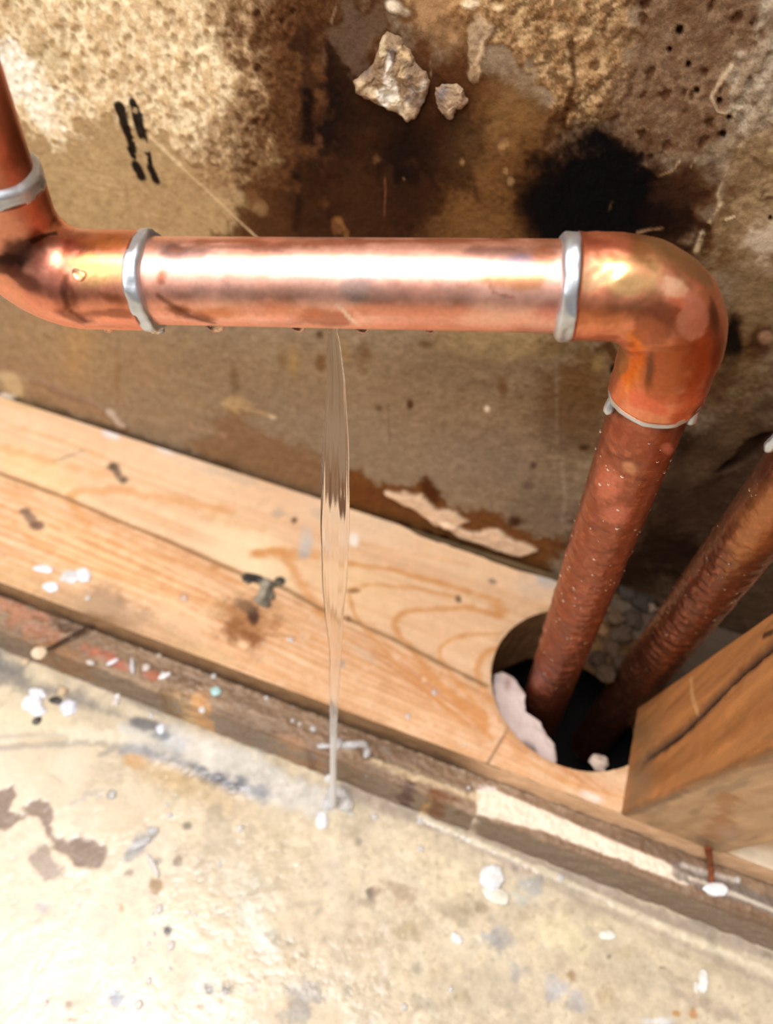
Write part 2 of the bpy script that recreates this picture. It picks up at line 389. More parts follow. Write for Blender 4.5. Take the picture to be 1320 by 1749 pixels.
m = w.poly([(690, 20), (830, 60), (800, 140), (750, 130), (710, 80)], (104, 70, 42), .5, 12, 30, fine=True)
# printed strokes, weathered stamp
for pts, wd in [([(207, 182), (212, 210), (222, 236), (228, 255)], 8.5), ([(229, 176), (236, 205), (243, 232)], 8.5), ([(222, 255), (228, 266)], 6), ([(246, 240), (252, 262), (257, 278)], 5),
                ([(233, 283), (241, 300)], 9), ([(258, 288), (266, 306)], 8.5)]:
    w.line(pts, wd * 1.25, (30, 29, 28), .97, .25, .30)
for (x, y, r) in [(231, 188, 4), (236, 246, 8), (250, 252, 5), (228, 240, 5), (247, 270, 4)]: w.blob(x, y, r, r, 0, (190, 160, 118), .85, .4, 1.0, fine=True)
# scratches / thread stuck on the wall
w.line([(258, 235), (275, 252), (310, 285), (345, 318), (380, 350), (430, 398), (445, 412)], 2.6, (206, 176, 134), .75, .6, .5)
w.line([(258, 235), (282, 258), (305, 280)], 5, (214, 188, 148), .7, .8, .6)
# lower wall
w.blob(850, 585, 110, 34, 0, (162, 136, 92), .7, .35, .3); w.blob(930, 600, 60, 20, 0, (150, 124, 80), .5, .5, .4)
w.blob(800, 640, 160, 60, 10, (128, 104, 78), .5, .8, .4)
w.blob(980, 680, 90, 130, 0, (100, 72, 42), .7, .8, .5); w.blob(1010, 640, 60, 60, 0, (112, 82, 44), .7, .7, .6)
w.blob(1022, 622, 14, 20, 20, (150, 120, 74), .7, .5, .8); w.blob(1048, 632, 9, 12, 0, (24, 14, 8), .95, .5, .4)
w.line([(1020, 596), (1038, 590), (1052, 612)], 6, (82, 58, 30), .8)
for (x, y, rx, ry, c, a) in [(860, 662, 11, 18, (110, 76, 40), .7), (500, 620, 12, 30, (160, 126, 76), .7), (482, 610, 9, 22, (140, 100, 54), .6), (545, 572, 7, 8, (84, 58, 32), .7), (548, 620, 8, 14, (124, 84, 44), .7),
                             (620, 610, 16, 30, (120, 84, 48), .6), (590, 600, 10, 24, (160, 124, 74), .6), (723, 587, 14, 8, (104, 76, 46), .6), (700, 690, 5, 8, (74, 48, 28), .8), (647, 697, 5, 5, (96, 68, 44), .6), (808, 690, 3, 3, (100, 76, 50), .6),
                             (910, 795, 6, 6, (54, 38, 28), .9), (903, 830, 8, 6, (84, 68, 54), .8), (950, 675, 4, 4, (60, 40, 26), .8), (997, 765, 8, 5, (56, 36, 22), .8), (400, 650, 8, 30, (124, 96, 66), .6), (200, 640, 8, 50, (140, 110, 72), .5),
                             (130, 590, 30, 60, (186, 146, 96), .5), (250, 590, 60, 40, (160, 132, 98), .4), (450, 590, 50, 50, (158, 134, 104), .5), (840, 780, 110, 60, (134, 114, 96), .5), (760, 800, 90, 40, (150, 130, 106), .5), (930, 870, 60, 50, (128, 108, 88), .6)]:
    w.blob(x, y, rx, ry, 0, c, a, .7, .6)
w.blob(832, 698, 7, 7, 0, (226, 206, 178), .9, .5, .5); w.blob(395, 690, 26, 14, 25, (188, 156, 110), .7, .6, .8); w.blob(465, 712, 8, 4, 20, (226, 210, 184), .8)
w.line([(380, 690), (420, 698), (470, 712)], 4, (190, 160, 118), .6)
w.line([(663, 690), (666, 760)], 1.5, (110, 84, 60), .5); w.line([(950, 620), (952, 780), (958, 880)], 2.5, (140, 116, 92), .45)
w.line([(880, 830), (895, 800), (900, 770)], 6, (150, 126, 104), .5, 1, .6); w.line([(960, 790), (965, 850), (960, 890)], 3, (160, 138, 116), .5)
# rot along the foot of the wall, and painted shade of the gap
w.poly([(390, 700), (560, 770), (640, 830), (600, 900), (400, 830), (330, 760)], (142, 106, 72), .75, 16, 34)
w.poly([(560, 790), (680, 840), (730, 820), (760, 860), (840, 880), (900, 920), (960, 930), (960, 1010), (600, 900)], (124, 80, 38), .92, 10, 30)
w.blob(735, 838, 14, 26, -35, (86, 52, 24), .85, .6, .6); w.blob(880, 890, 14, 10, 0, (62, 36, 18), .85, .6, .6); w.blob(640, 850, 40, 24, 20, (120, 76, 40), .7)
for pp in ([(662, 842), (720, 845), (745, 868), (780, 872), (800, 890), (780, 900), (740, 896), (710, 870)], [(740, 880), (800, 905), (850, 905), (880, 925), (915, 938), (890, 950), (840, 935), (780, 915)]):
    m = w.poly(pp, (226, 196, 164), .97, 4, 9, h=.9e-3)
w.poly([(0, 600), (120, 650), (230, 740), (200, 740), (0, 690)], (160, 130, 96), .7, 16, 20)
w.line([(40, 640), (110, 668), (160, 690), (205, 722)], 9, (150, 122, 100), .7, .8, .9, h=.5e-3); w.line([(190, 705), (210, 725)], 7, (196, 176, 156), .8, .6, .9, h=.6e-3)
w.blob(28, 655, 26, 18, 20, (204, 180, 138), .8, .6, .8, h=.7e-3); w.blob(12, 680, 14, 8, 0, (240, 228, 210), .9, .5, .6, h=.8e-3)
w.line([(60, 690), (200, 740), (400, 800)], 10, (110, 80, 54), .6, 1, .8); w.line([(330, 730), (380, 742)], 6, (170, 140, 112), .6, .8, .9)
w.line([(590, 880), (640, 890), (720, 912), (790, 935), (850, 965), (900, 990)], 9, (26, 20, 16), .9, .8, .8)  # shade of the gap behind the plate, put into the wall colour
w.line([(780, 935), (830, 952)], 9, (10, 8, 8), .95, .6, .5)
# right, behind the risers
w.blob(1240, 560, 120, 100, 0, (112, 84, 52), .8, .8, .5); w.blob(1290, 520, 40, 40, 0, (140, 112, 78), .6, .8, .6)
w.blob(1250, 585, 20, 48, 8, (22, 16, 14), .95, .45, .4); w.line([(1275, 560), (1283, 600), (1280, 640)], 8, (128, 102, 70), .7, .8, .6)
w.blob(1295, 590, 20, 30, 20, (64, 42, 24), .8, .6, .7); w.blob(1308, 577, 12, 10, 0, (160, 120, 92), .8, .6, .6)
w.blob(1270, 690, 60, 60, 0, (120, 98, 66), .75, .8, .6); w.blob(1215, 660, 30, 30, 0, (84, 58, 34), .7, .8, .6)
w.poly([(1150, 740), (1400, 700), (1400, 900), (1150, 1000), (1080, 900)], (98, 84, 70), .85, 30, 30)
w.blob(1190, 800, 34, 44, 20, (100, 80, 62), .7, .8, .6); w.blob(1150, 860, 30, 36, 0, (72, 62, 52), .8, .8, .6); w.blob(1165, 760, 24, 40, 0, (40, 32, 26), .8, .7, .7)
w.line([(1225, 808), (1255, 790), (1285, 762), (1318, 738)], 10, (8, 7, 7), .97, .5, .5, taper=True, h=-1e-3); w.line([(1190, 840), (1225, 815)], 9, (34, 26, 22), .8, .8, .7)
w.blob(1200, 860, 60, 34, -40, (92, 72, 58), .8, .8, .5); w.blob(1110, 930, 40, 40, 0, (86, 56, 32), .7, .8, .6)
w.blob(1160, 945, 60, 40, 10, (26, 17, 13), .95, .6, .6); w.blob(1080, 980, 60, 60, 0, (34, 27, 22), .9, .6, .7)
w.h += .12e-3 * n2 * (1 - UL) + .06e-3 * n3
w.poly([(1060, 800), (1140, 720), (1400, 640), (1500, 1100), (1000, 1100), (960, 980)], (58, 46, 36), .72, 40, 40)  # dimness behind the risers, put into the wall paint as shade
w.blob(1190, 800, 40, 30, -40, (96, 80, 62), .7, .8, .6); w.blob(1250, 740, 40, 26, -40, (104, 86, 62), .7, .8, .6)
lum = w.c @ np.array([.3, .5, .2]); w.c *= (np.clip(lum / .23, .02, 1) ** .40)[:, None] * (1 + .10 * smooth(lum, .3, .6))[:, None]; dk = 1 - smooth(lum, .01, .16)[:, None]; w.c *= 1 + dk * np.array([.38, .02, -.22])
w.c *= (1 + .10 * mott * 1 + .07 * n3)[:, None]
w.rough += .1 * n2 - .05
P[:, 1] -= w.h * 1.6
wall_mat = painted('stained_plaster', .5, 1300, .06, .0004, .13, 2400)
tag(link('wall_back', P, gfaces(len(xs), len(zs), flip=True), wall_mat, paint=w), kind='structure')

# ================================================================== WOODEN BOTTOM PLATE
PY = -.0868; PT = .0100
hole_c = np.array([.0915, -.0470]); hole_r = .0315
xs = axis_samples([(-.60, -.17, .004), (-.17, .21, .0004), (.21, .60, .004)])
ys = axis_samples([(PY, -.0025, .0004)])
GX, GY = np.meshgrid(xs, ys, indexing='ij'); P = np.stack([GX.ravel(), GY.ravel(), np.zeros(GX.size)], 1)
# snap the grid to the bored hole
gx = smooth(P[:, 0], .005, .02) * (1 - smooth(P[:, 0], .085, .12)) * (.0030 + .0008 * fbm(P * np.array([1, 0, 0]), 120, 3, 44))
P[:, 1] -= gx * smooth(P[:, 1], -.0125, -.0025)
D = P[:, :2] - hole_c; rr = np.linalg.norm(D, axis=1); near = np.abs(rr - hole_r) < .00030
P[near, :2] = hole_c + D[near] / rr[near][:, None] * hole_r
p = Paint(P, (232, 190, 150), lambda px, py: at(px, py, z=0))
a = math.radians(-6)
def rot2(P, deg, sx, sy):
    a = math.radians(deg); x = P[:, 0] * math.cos(a) + P[:, 1] * math.sin(a); y = -P[:, 0] * math.sin(a) + P[:, 1] * math.cos(a)
    return np.stack([x * sx, y * sy, np.zeros(len(P))], 1)
g1 = fbm(rot2(P, -2, 14, 420), 1, 4, 41); g2 = fbm(rot2(P, -9, 16, 520), 1, 4, 43)
crack = [(-60, 790), (0, 808), (119, 852), (205, 890), (290, 924), (358, 955), (420, 982), (486, 1004), (550, 1040), (595, 1057), (668, 1089), (759, 1135), (832, 1171)]
cQ = np.array([at(*q, z=0) for q in crack]); cy = np.interp(P[:, 0], cQ[:, 0], cQ[:, 1]); low = smooth(cy - P[:, 1], -.001, .001)
g = g1 * (1 - low) + g2 * low
p.c += (lin((214, 164, 112)) - p.c) * (smooth(g, -.1, .9) * .40)[:, None]
p.c += (lin((246, 214, 172)) - p.c) * (smooth(-g, -.2, .9) * .35)[:, None]
for (x, y, rx, ry, c, al) in [(60, 720, 90, 40, (240, 200, 162), .6), (60, 765, 70, 16, (240, 190, 150), .5), (60, 800, 90, 30, (244, 206, 150), .6), (440, 960, 70, 40, (250, 226, 182), .8), (420, 930, 90, 40, (248, 222, 180), .6),
                              (640, 900, 150, 30, (240, 210, 174), .6), (850, 970, 90, 24, (226, 192, 150), .6), (600, 1000, 120, 40, (244, 204, 152), .6), (760, 1060, 120, 60, (242, 198, 154), .6), (700, 1180, 140, 60, (242, 194, 150), .6),
                              (330, 1150, 120, 30, (230, 190, 136), .7), (200, 960, 160, 40, (244, 200, 144), .6), (900, 1000, 40, 20, (220, 190, 160), .8), (930, 985, 30, 12, (206, 190, 176), .8), (300, 820, 120, 30, (234, 200, 160), .5), (930, 1330, 80, 30, (226, 182, 136), .5)]:
    p.blob(x, y, rx, ry, 22, c, al, .9, .5)
# family of grain lines in the front half
front = [(x, 1000 + .37 * x + 20) for x in (-60, 60, 180, 300, 420, 540, 660, 760, 860, 960)]
for k in range(15):
    t = (k + .5) / 15; off = random.uniform(-.02, .02); pts = []
    for q in range(9):
        cxq = -60 + 120 * q; cyq = float(np.interp(cxq, [c[0] for c in crack], [c[1] for c in crack])) if cxq < 832 else 1171 + (cxq - 832) * .5
        fy = 1000 + .37 * cxq + 25; bend = 1.0 - .0 * q; tt = t + off + .16 * (q / 8.0 - .4) * (1 - t) + .015 * math.sin(q * 1.3 + k)
        pts.append((cxq, cyq + (fy - cyq) * tt))
    p.line(pts, random.choice([2.2, 3.0, 4.0]), random.choice([(210, 150, 98), (196, 138, 88), (216, 158, 106)]), random.uniform(.5, .85), 1, .5, broken=.8)
for k in range(12):      # steeper lines right of the water
    x0 = 585 + 24 * k; y0 = 1085 + 12.5 * k + random.uniform(-4, 4)
    pts = [(x0 - 8 + j * 40, y0 - 4 + j * 40 * (.60 + .02 * j) + 3 * k * 0) for j in range(6)]
    p.line([(x, y) for x, y in pts if y < 1000 + .37 * x + 20] or pts[:2], random.choice([2, 2.8, 3.6]), (206, 142, 92), random.uniform(.5, .85), 1, .5, broken=.8)
OR = (216, 152, 90)
for pts, wd, al in [([(441, 944), (480, 938), (500, 972), (520, 1005), (548, 1045), (575, 1062)], 7, .8), ([(440, 944), (490, 942), (535, 948)], 9, .75), ([(595, 962), (668, 973), (759, 998), (850, 1026)], 4.5, .85), ([(595, 1007), (632, 998), (714, 1005), (782, 1021)], 3.5, .7),
                    ([(850, 1050), (800, 1038), (759, 1040), (718, 1042), (695, 1044), (678, 1052), (672, 1068), (682, 1085), (700, 1106), (730, 1145), (759, 1175), (795, 1205), (830, 1240)], 5, .85),
                    ([(850, 1082), (800, 1084), (770, 1092), (752, 1105), (752, 1122), (762, 1140), (786, 1171), (830, 1225)], 4, .8),
                    ([(858, 1103), (835, 1112), (820, 1124), (814, 1144), (820, 1165), (838, 1195)], 4.5, .85), ([(850, 1040), (855, 1046)], 9, .8),
                    ([(597, 1018), (605, 1050), (622, 1075), (645, 1098), (677, 1135), (736, 1185), (790, 1235)], 3, .75), ([(615, 1070), (650, 1090), (700, 1130), (780, 1200), (840, 1262)], 3, .7),
                    ([(118, 845), (140, 838), (200, 836), (280, 850), (330, 862), (390, 872)], 7, .6), ([(0, 765), (60, 780), (90, 790)], 5, .45), ([(120, 852), (135, 875), (150, 895)], 5, .55), ([(20, 730), (100, 750), (180, 778)], 3, .35), ([(120, 795), (190, 812)], 6, .45),
                    ([(0, 835), (60, 870), (130, 905), (230, 940), (330, 965), (420, 1000)], 4, .5), ([(0, 885), (60, 925), (130, 965), (260, 1000), (400, 1040)], 4, .5), ([(600, 925), (700, 945), (800, 965)], 3, .3), ([(445, 905), (350, 880)], 6, .35),
                    ([(610, 1062), (640, 1066)], 3, .6), ([(930, 1310), (1000, 1345), (1050, 1372)], 2, .5), ([(880, 1290), (960, 1335), (1050, 1385)], 2, .5), ([(870, 1275), (920, 1310), (1000, 1350), (1055, 1380)], 2.5, .6), ([(950, 1330), (1010, 1348), (1062, 1362)], 2.5, .6), ([(860, 1300), (940, 1342), (1040, 1392)], 2.5, .5), ([(1260, 1480), (1320, 1500)], 3, .4)]:
    p.line(pts, wd, OR, al, 1, .5)
# split along the board
m = p.line(crack, 4.2, (176, 132, 84), .75, .9, .25, h=-.25e-3); p.line(crack, 1.7, (128, 92, 60), .7, .6, .2, h=-.2e-3)
p.line([(870, 1240), (850, 1275), (832, 1305), (822, 1325)], 2.4, (150, 112, 82), .8, .8, .3)
# stains, knots and mould
p.blob(428, 1062, 48, 44, 0, (160, 106, 56), .8, .8, .9); p.blob(402, 1078, 24, 20, 0, (140, 88, 42), .8, .6, .7); p.blob(436, 1090, 17, 13, 0, (134, 82, 38), .8, .6, .6); p.blob(470, 1085, 34, 5, 5, (176, 124, 74), .6); p.blob(434, 1053, 12, 15, 0, (70, 38, 26), .95, .5, .5)
p.blob(420, 1035, 24, 10, 20, (110, 86, 62), .7, .6, .8)
for (x, y, rx, ry, rt, c, al) in [(200, 808, 8, 20, -32, (112, 92, 74), .9), (191, 798, 9, 7, 0, (90, 72, 56), .8), (210, 820, 8, 6, 0, (96, 78, 62), .8), (52, 885, 8, 20, -36, (130, 100, 80), .85), (42, 872, 11, 6, 0, (116, 92, 74), .8), (64, 898, 12, 7, 0, (120, 88, 72), .85),
                                  (117, 779, 26, 4, -18, (176, 152, 126), .8), (140, 770, 8, 4, 0, (176, 152, 126), .8), (368, 968, 9, 6, 0, (196, 140, 88), .8), (474, 877, 14, 9, 0, (190, 168, 144), .8), (502, 889, 5, 5, 0, (110, 78, 52), .9), (545, 875, 11, 8, 0, (206, 180, 152), .6),
                                  (522, 930, 16, 26, 10, (206, 196, 186), .85), (518, 948, 10, 8, 0, (182, 172, 162), .7), (604, 922, 9, 12, 0, (250, 240, 226), .9), (842, 993, 8, 5, 20, (150, 128, 104), .9), (783, 1023, 5, 6, 0, (112, 88, 64), .9),
                                  (605, 1009, 13, 5, 0, (150, 100, 60), .9), (595, 1057, 6, 7, 0, (130, 88, 56), .9), (582, 1133, 7, 9, -30, (166, 152, 140), .8), (572, 1100, 6, 8, 0, (196, 176, 158), .7), (620, 1115, 28, 9, 35, (206, 178, 150), .6), (742, 1180, 8, 7, 0, (206, 154, 112), .8), (314, 1020, 9, 9, 0, (200, 150, 120), .6),
                                  (180, 1040, 70, 40, 10, (164, 134, 106), .85), (120, 1030, 80, 30, 15, (186, 154, 118), .6), (40, 985, 60, 30, 15, (206, 166, 116), .5), (165, 1060, 50, 14, 10, (130, 96, 66), .75), (260, 1080, 70, 22, 18, (184, 148, 112), .6), (350, 1115, 60, 14, 18, (196, 156, 108), .5),
                                  (210, 735, 70, 10, 22, (236, 214, 202), .7), (190, 742, 18, 8, 20, (242, 228, 226), .8), (280, 768, 20, 8, 20, (240, 226, 218), .8), (320, 790, 80, 10, 20, (226, 200, 170), .6), (135, 715, 40, 8, 20, (236, 208, 184), .5), (40, 690, 40, 10, 10, (212, 180, 130), .7), (400, 812, 60, 10, 20, (206, 182, 150), .6), (620, 865, 40, 6, 20, (228, 206, 180), .6), (935, 990, 24, 16, 20, (196, 182, 170), .8)]:
    p.blob(x, y, rx, ry, rt, c, al, .6, .5)
p.line([(60, 683), (140, 712), (230, 742), (350, 782), (450, 812), (560, 850), (680, 888), (800, 925), (900, 962), (950, 980)], 6, (196, 176, 152), .7, .8, .6)
# bruised ring round the bored hole
rr = np.linalg.norm(P[:, :2] - hole_c, axis=1)
p.c += (lin((186, 150, 108)) - p.c) * ((1 - smooth(rr - hole_r, .0004, .0035)) * smooth(p.wb, -.6, .5) * .6)[:, None]
p.blob(1200, 1480, 90, 30, 20, (232, 190, 150), .6, .8, .4); p.blob(1300, 1470, 60, 24, 15, (252, 232, 202), .9, .5, .4); p.blob(1015, 1362, 26, 9, 22, (250, 232, 216), .85, .6, .7)  # cream blob beyond the stud: light on the wood put into its colour
p.blob(1070, 1395, 30, 12, 20, (168, 134, 98), .6)
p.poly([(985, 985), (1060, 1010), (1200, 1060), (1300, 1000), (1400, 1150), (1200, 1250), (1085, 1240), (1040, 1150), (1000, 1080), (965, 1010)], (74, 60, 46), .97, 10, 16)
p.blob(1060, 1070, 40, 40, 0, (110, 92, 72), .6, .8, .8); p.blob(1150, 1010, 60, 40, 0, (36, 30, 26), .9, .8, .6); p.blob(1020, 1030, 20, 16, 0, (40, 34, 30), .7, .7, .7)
p.h += .05e-3 * g; p.rough += -.15 + .1 * p.wb
p.c *= (1 + .05 * p.wb + .04 * p.wc)[:, None]
P[:, 2] += p.h
nx, ny = len(xs), len(ys); Fc = gfaces(nx, ny)
cen = P[Fc].mean(1); keep = np.linalg.norm(cen[:, :2] - hole_c, axis=1) > hole_r - .00008
Fc = Fc[keep]
# front edge, back edge and the bore wall
def extra(Vn, Fn, colr, rough=.8):
    global P, Fc
    o = len(P); P = np.concatenate([P, Vn]); Fc = np.concatenate([Fc, np.asarray(Fn) + o])
    q = np.tile(lin(colr), (len(Vn), 1)) * (1 + .25 * fbm(Vn * np.array([.3, 1, 1]), 500, 4, 61))[:, None]
    p.c = np.concatenate([p.c, q]); p.rough = np.concatenate([p.rough, np.full(len(Vn), rough)]); p.met = np.zeros(len(P))
    return o
rows = np.linspace(0, 1, 14); V = []
for t in list(rows) + [3.8]: V.append(np.stack([xs, np.full(nx, PY) - .0003 * np.sin(np.pi * min(1, t * 4) / 2), np.full(nx, -PT * t)], 1))
V = np.concatenate(V); V[:, 1] += .0003 * fbm(V, 200, 3, 66); o = extra(V, gfaces(15, nx, flip=True), (146, 112, 78))
sl = slice(o, len(P)); tcol = lin((224, 182, 142)); mk = smooth(V[:, 0], .055, .075) * .95
p.c[sl] += (tcol * (1 + .1 * fbm(V * np.array([.3, 1, 1]), 500, 3, 67))[:, None] - p.c[sl]) * mk[:, None]
dk = smooth(-V[:, 2], .0045, .0085) * (1 - mk) * .6; p.c[sl] += (lin((70, 50, 34)) - p.c[sl]) * dk[:, None]  # lower front edge darkened on the left: shade band painted in
V = np.concatenate([np.stack([xs, np.full(nx, -.0025), np.full(nx, z)], 1) for z in (0, -.02, -.038)]); extra(V, gfaces(3, nx), (150, 120, 84))
th = np.linspace(0, 2 * np.pi, 240, endpoint=False); V = []
for z in np.linspace(.0001, -.038, 24): V.append(np.stack([hole_c[0] + hole_r * np.cos(th), hole_c[1] + hole_r * np.sin(th), np.full(240, z)], 1))
V = np.concatenate(V); V[:, :2] += (V[:, :2] - hole_c) * (.01 * fbm(V, 300, 2, 70))[:, None] * (V[:, 2] < -.001)[:, None]
extra(V, gfaces(24, 240, wrap=True), (150, 112, 72))
p.n = len(P)
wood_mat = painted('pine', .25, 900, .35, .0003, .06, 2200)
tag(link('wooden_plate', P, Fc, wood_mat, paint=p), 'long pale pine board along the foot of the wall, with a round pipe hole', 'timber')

# ================================================================== LOWER LEDGE BOARD (dirty, in front of the plate)
SY, SZ0, SZ1 = -.1000, -PT, -.0285
xs = axis_samples([(-.60, -.16, .005), (-.16, .20, .0005), (.20, .60, .005)])
prof = [(PY - .0008 + (SY - PY + .0008) * t, SZ0) for t in np.linspace(0, .96, 26)] + [(SY - .0003, SZ0 - .0006)] + [(SY - .0005, SZ0 - .001 - (SZ0 - SZ1 - .001) * t) for t in np.linspace(0, 1, 34)] + [(SY - .0005, SZ1 - .012), (PY - .0008, SZ1 - .012), (PY - .0008, SZ0 - .001)]
prof = np.array(prof)[::-1]
P = np.zeros((len(xs), len(prof), 3)); P[:, :, 0] = xs[:, None]; P[:, :, 1] = prof[None, :, 0]; P[:, :, 2] = prof[None, :, 1]; P = P.reshape(-1, 3)
q = Paint(P, (140, 112, 86), lambda px, py: at(px, py, z=SZ0))
g = fbm(rot2(P, 0, 30, 300), 1, 4, 51)
q.c += (lin((104, 80, 60)) - q.c) * smooth(g, .0, .8)[:, None] * .6; q.c += (lin((176, 150, 122)) - q.c) * smooth(-g + q.wb * .6, .1, .9)[:, None] * .5
face = smooth(-(P[:, 2] - SZ0), .0008, .002)
q.c += (lin((138, 120, 102)) * (1 + .18 * g)[:, None] - q.c) * (face * .75)[:, None]
for (x, y, rx, ry, c, al) in [(30, 1040, 60, 12, (186, 128, 96), .7), (60, 1075, 50, 14, (180, 120, 92), .6), (170, 1115, 26, 10, (178, 104, 78), .85), (205, 1135, 16, 8, (178, 100, 76), .85), (262, 1155, 16, 8, (176, 104, 78), .85), (100, 1110, 50, 12, (150, 106, 62), .7),
                              (310, 1210, 40, 26, (216, 178, 124), .85), (345, 1200, 20, 20, (206, 150, 92), .7), (280, 1185, 26, 12, (130, 100, 66), .8), (540, 1300, 22, 16, (160, 104, 52), .9), (525, 1290, 12, 14, (92, 60, 34), .8), (555, 1320, 14, 10, (186, 126, 66), .8),
                              (500, 1265, 30, 10, (180, 136, 98), .6), (600, 1300, 26, 20, (134, 106, 74), .7), (700, 1345, 16, 10, (84, 54, 46), .9), (755, 1360, 30, 12, (120, 72, 36), .9), (725, 1366, 14, 8, (206, 164, 104), .8), (640, 1310, 20, 8, (120, 96, 70), .7),
                              (770, 1345, 30, 8, (222, 196, 158), .8), (720, 1325, 40, 8, (200, 172, 128), .7), (690, 1310, 30, 6, (176, 148, 112), .7), (450, 1230, 60, 12, (150, 126, 104), .6), (380, 1190, 40, 10, (160, 134, 110), .6), (120, 1075, 30, 8, (84, 56, 36), .8), (400, 1245, 30, 20, (140, 116, 96), .6),
                              (830, 1350, 24, 9, (236, 226, 214), .9)]:
    q.blob(x, y, rx, ry, 20, c, al, .6, .7, fine=True)
q.poly([(812, 1348), (850, 1352), (940, 1388), (1040, 1432), (1130, 1470), (1200, 1508), (1170, 1512), (1040, 1462), (930, 1420), (812, 1392)], (252, 232, 208), .97, 3, 4)
q.poly([(1150, 1470), (1240, 1500), (1400, 1560), (1400, 1590), (1230, 1530), (1150, 1500)], (120, 108, 98), .8, 6, 8)
q.line([(1180, 1500), (1260, 1530), (1330, 1558)], 4, (226, 212, 194), .8, .7, .6); q.line([(1165, 1478), (1220, 1494), (1260, 1504)], 5, (200, 186, 172), .8, .7, .6)
q.line([(640, 1300), (700, 1322), (770, 1345), (815, 1362)], 7, (214, 190, 152), .75, .9, .8); q.line([(560, 1262), (640, 1292), (720, 1322), (800, 1352)], 4, (98, 76, 52), .7, .9, .6)
q.line([(420, 1212), (520, 1250), (640, 1300), (760, 1345)], 3, (190, 164, 132), .5, 1, .9, broken=.2); q.line([(0, 1108), (120, 1150), (300, 1222)], 5, (120, 100, 82), .7, 1, .6)
q.h = .5e-3 * q.wb + .25e-3 * q.wc; q.rough = q.rough - .2 + .15 * q.wa
q.c *= (1 + .10 * q.wc)[:, None]
up = (P[:, 2] > SZ0 - .0003) & (P[:, 1] < -.08); P[up, 2] += np.minimum(q.h[up], 0.0008); fr = ~up & (P[:, 1] < -.09); P[fr, 1] -= q.h[fr] * .8
ledge_mat = painted('dirty_board', .5, 1100, .5, .0004, .12, 2000)
tag(link('ledge_board', P, gfaces(len(xs), len(prof)), ledge_mat, paint=q), 'narrow dirty brown ledge board between the pale pine plate and the concrete floor', 'board')

# ================================================================== CONCRETE FLOOR
FZ = -.0285
xs = axis_samples([(-.60, -.17, .005), (-.17, .20, .0005), (.20, .60, .005)])
ys = axis_samples([(-.70, -.24, .005), (-.24, -.096, .0005), (-.096, -.08, .004)])
GX, GY = np.meshgrid(xs, ys, indexing='ij'); P = np.stack([GX.ravel(), GY.ravel(), np.full(GX.size, FZ)], 1)
f_ = Paint(P, (222, 206, 176), lambda px, py: at(px, py, z=FZ))
m1 = fbm(P, 90, 5, 71); m2 = fbm(P, 330, 4, 73)
f_.c += (lin((196, 184, 160)) - f_.c) * smooth(m1, -.2, .7)[:, None] * .7
f_.c += (lin((238, 226, 196)) - f_.c) * smooth(-m1 - m2 * .4, .0, .9)[:, None] * .6
f_.poly([(-300, 1180), (60, 1270), (330, 1500), (420, 1760), (-300, 1900)], (244, 228, 204), .9, 60, 70)
f_.blob(90, 1640, 160, 100, 0, (250, 234, 216), .8, .9, .4)
f_.blob(280, 1180, 160, 30, 18, (190, 176, 158), .5); 
# strip against the ledge
f_.poly([(-200, 1050), (0, 1125), (120, 1150), (260, 1215), (400, 1265), (560, 1325), (700, 1370), (900, 1450), (1320, 1600), (1500, 1660), (1500, 1300), (-200, 900)], (160, 146, 132), .8, 8, 14)
f_.poly([(560, 1340), (640, 1345), (760, 1400), (900, 1455), (1100, 1540), (1320, 1625), (1320, 1640), (1100, 1570), (900, 1490), (760, 1430), (640, 1385)], (176, 160, 144), .85, 6, 9)
f_.line([(720, 1395), (860, 1458), (1000, 1520), (1150, 1590), (1320, 1660)], 6, (232, 220, 192), .85, .8, .6, h=.5e-3)
f_.line([(860, 1475), (1000, 1540), (1150, 1605), (1320, 1685)], 7, (180, 164, 148), .6, .9, .6)
f_.line([(1100, 1600), (1320, 1700)], 8, (204, 188, 158), .6, .9, .6)
f_.poly([(-100, 1120), (0, 1120), (60, 1160), (110, 1170), (230, 1230), (150, 1215), (40, 1180), (-100, 1150)], (140, 134, 128), .85, 10, 14)
f_.blob(20, 1140, 40, 16, 10, (120, 118, 116), .7)
# blue grey ridge on the left
f_.poly([(200, 1235), (300, 1240), (420, 1280), (520, 1330), (600, 1370), (560, 1390), (440, 1365), (330, 1320), (230, 1290)], (214, 210, 200), .9, 10, 14, h=.5e-3)
f_.blob(360, 1285, 44, 24, 20, (232, 228, 216), .9, .7, .5); f_.blob(300, 1270, 30, 16, 10, (206, 208, 212), .7)
f_.line([(215, 1280), (270, 1292), (330, 1318), (400, 1342), (450, 1358)], 10, (140, 144, 152), .8, .9, .8); f_.line([(330, 1318), (365, 1330), (400, 1345)], 9, (84, 88, 96), .85, .8, .7)
f_.blob(250, 1238, 32, 11, 12, (112, 110, 110), .9, .6, .6); f_.blob(275, 1258, 18, 8, 0, (110, 120, 130), .7)
f_.line([(0, 1278), (70, 1272), (150, 1268), (210, 1272)], 5, (176, 168, 154), .8, .8, .5); f_.line([(0, 1258), (110, 1254)], 4, (190, 184, 168), .6); f_.line([(170, 1290), (200, 1276)], 4, (172, 166, 156), .7)
f_.blob(230, 1300, 22, 12, 10, (206, 158, 100), .85, .7, .6); f_.blob(300, 1330, 70, 26, 20, (206, 178, 134), .8, .8, .5); f_.blob(370, 1365, 70, 26, 20, (206, 182, 144), .7, .8, .5)
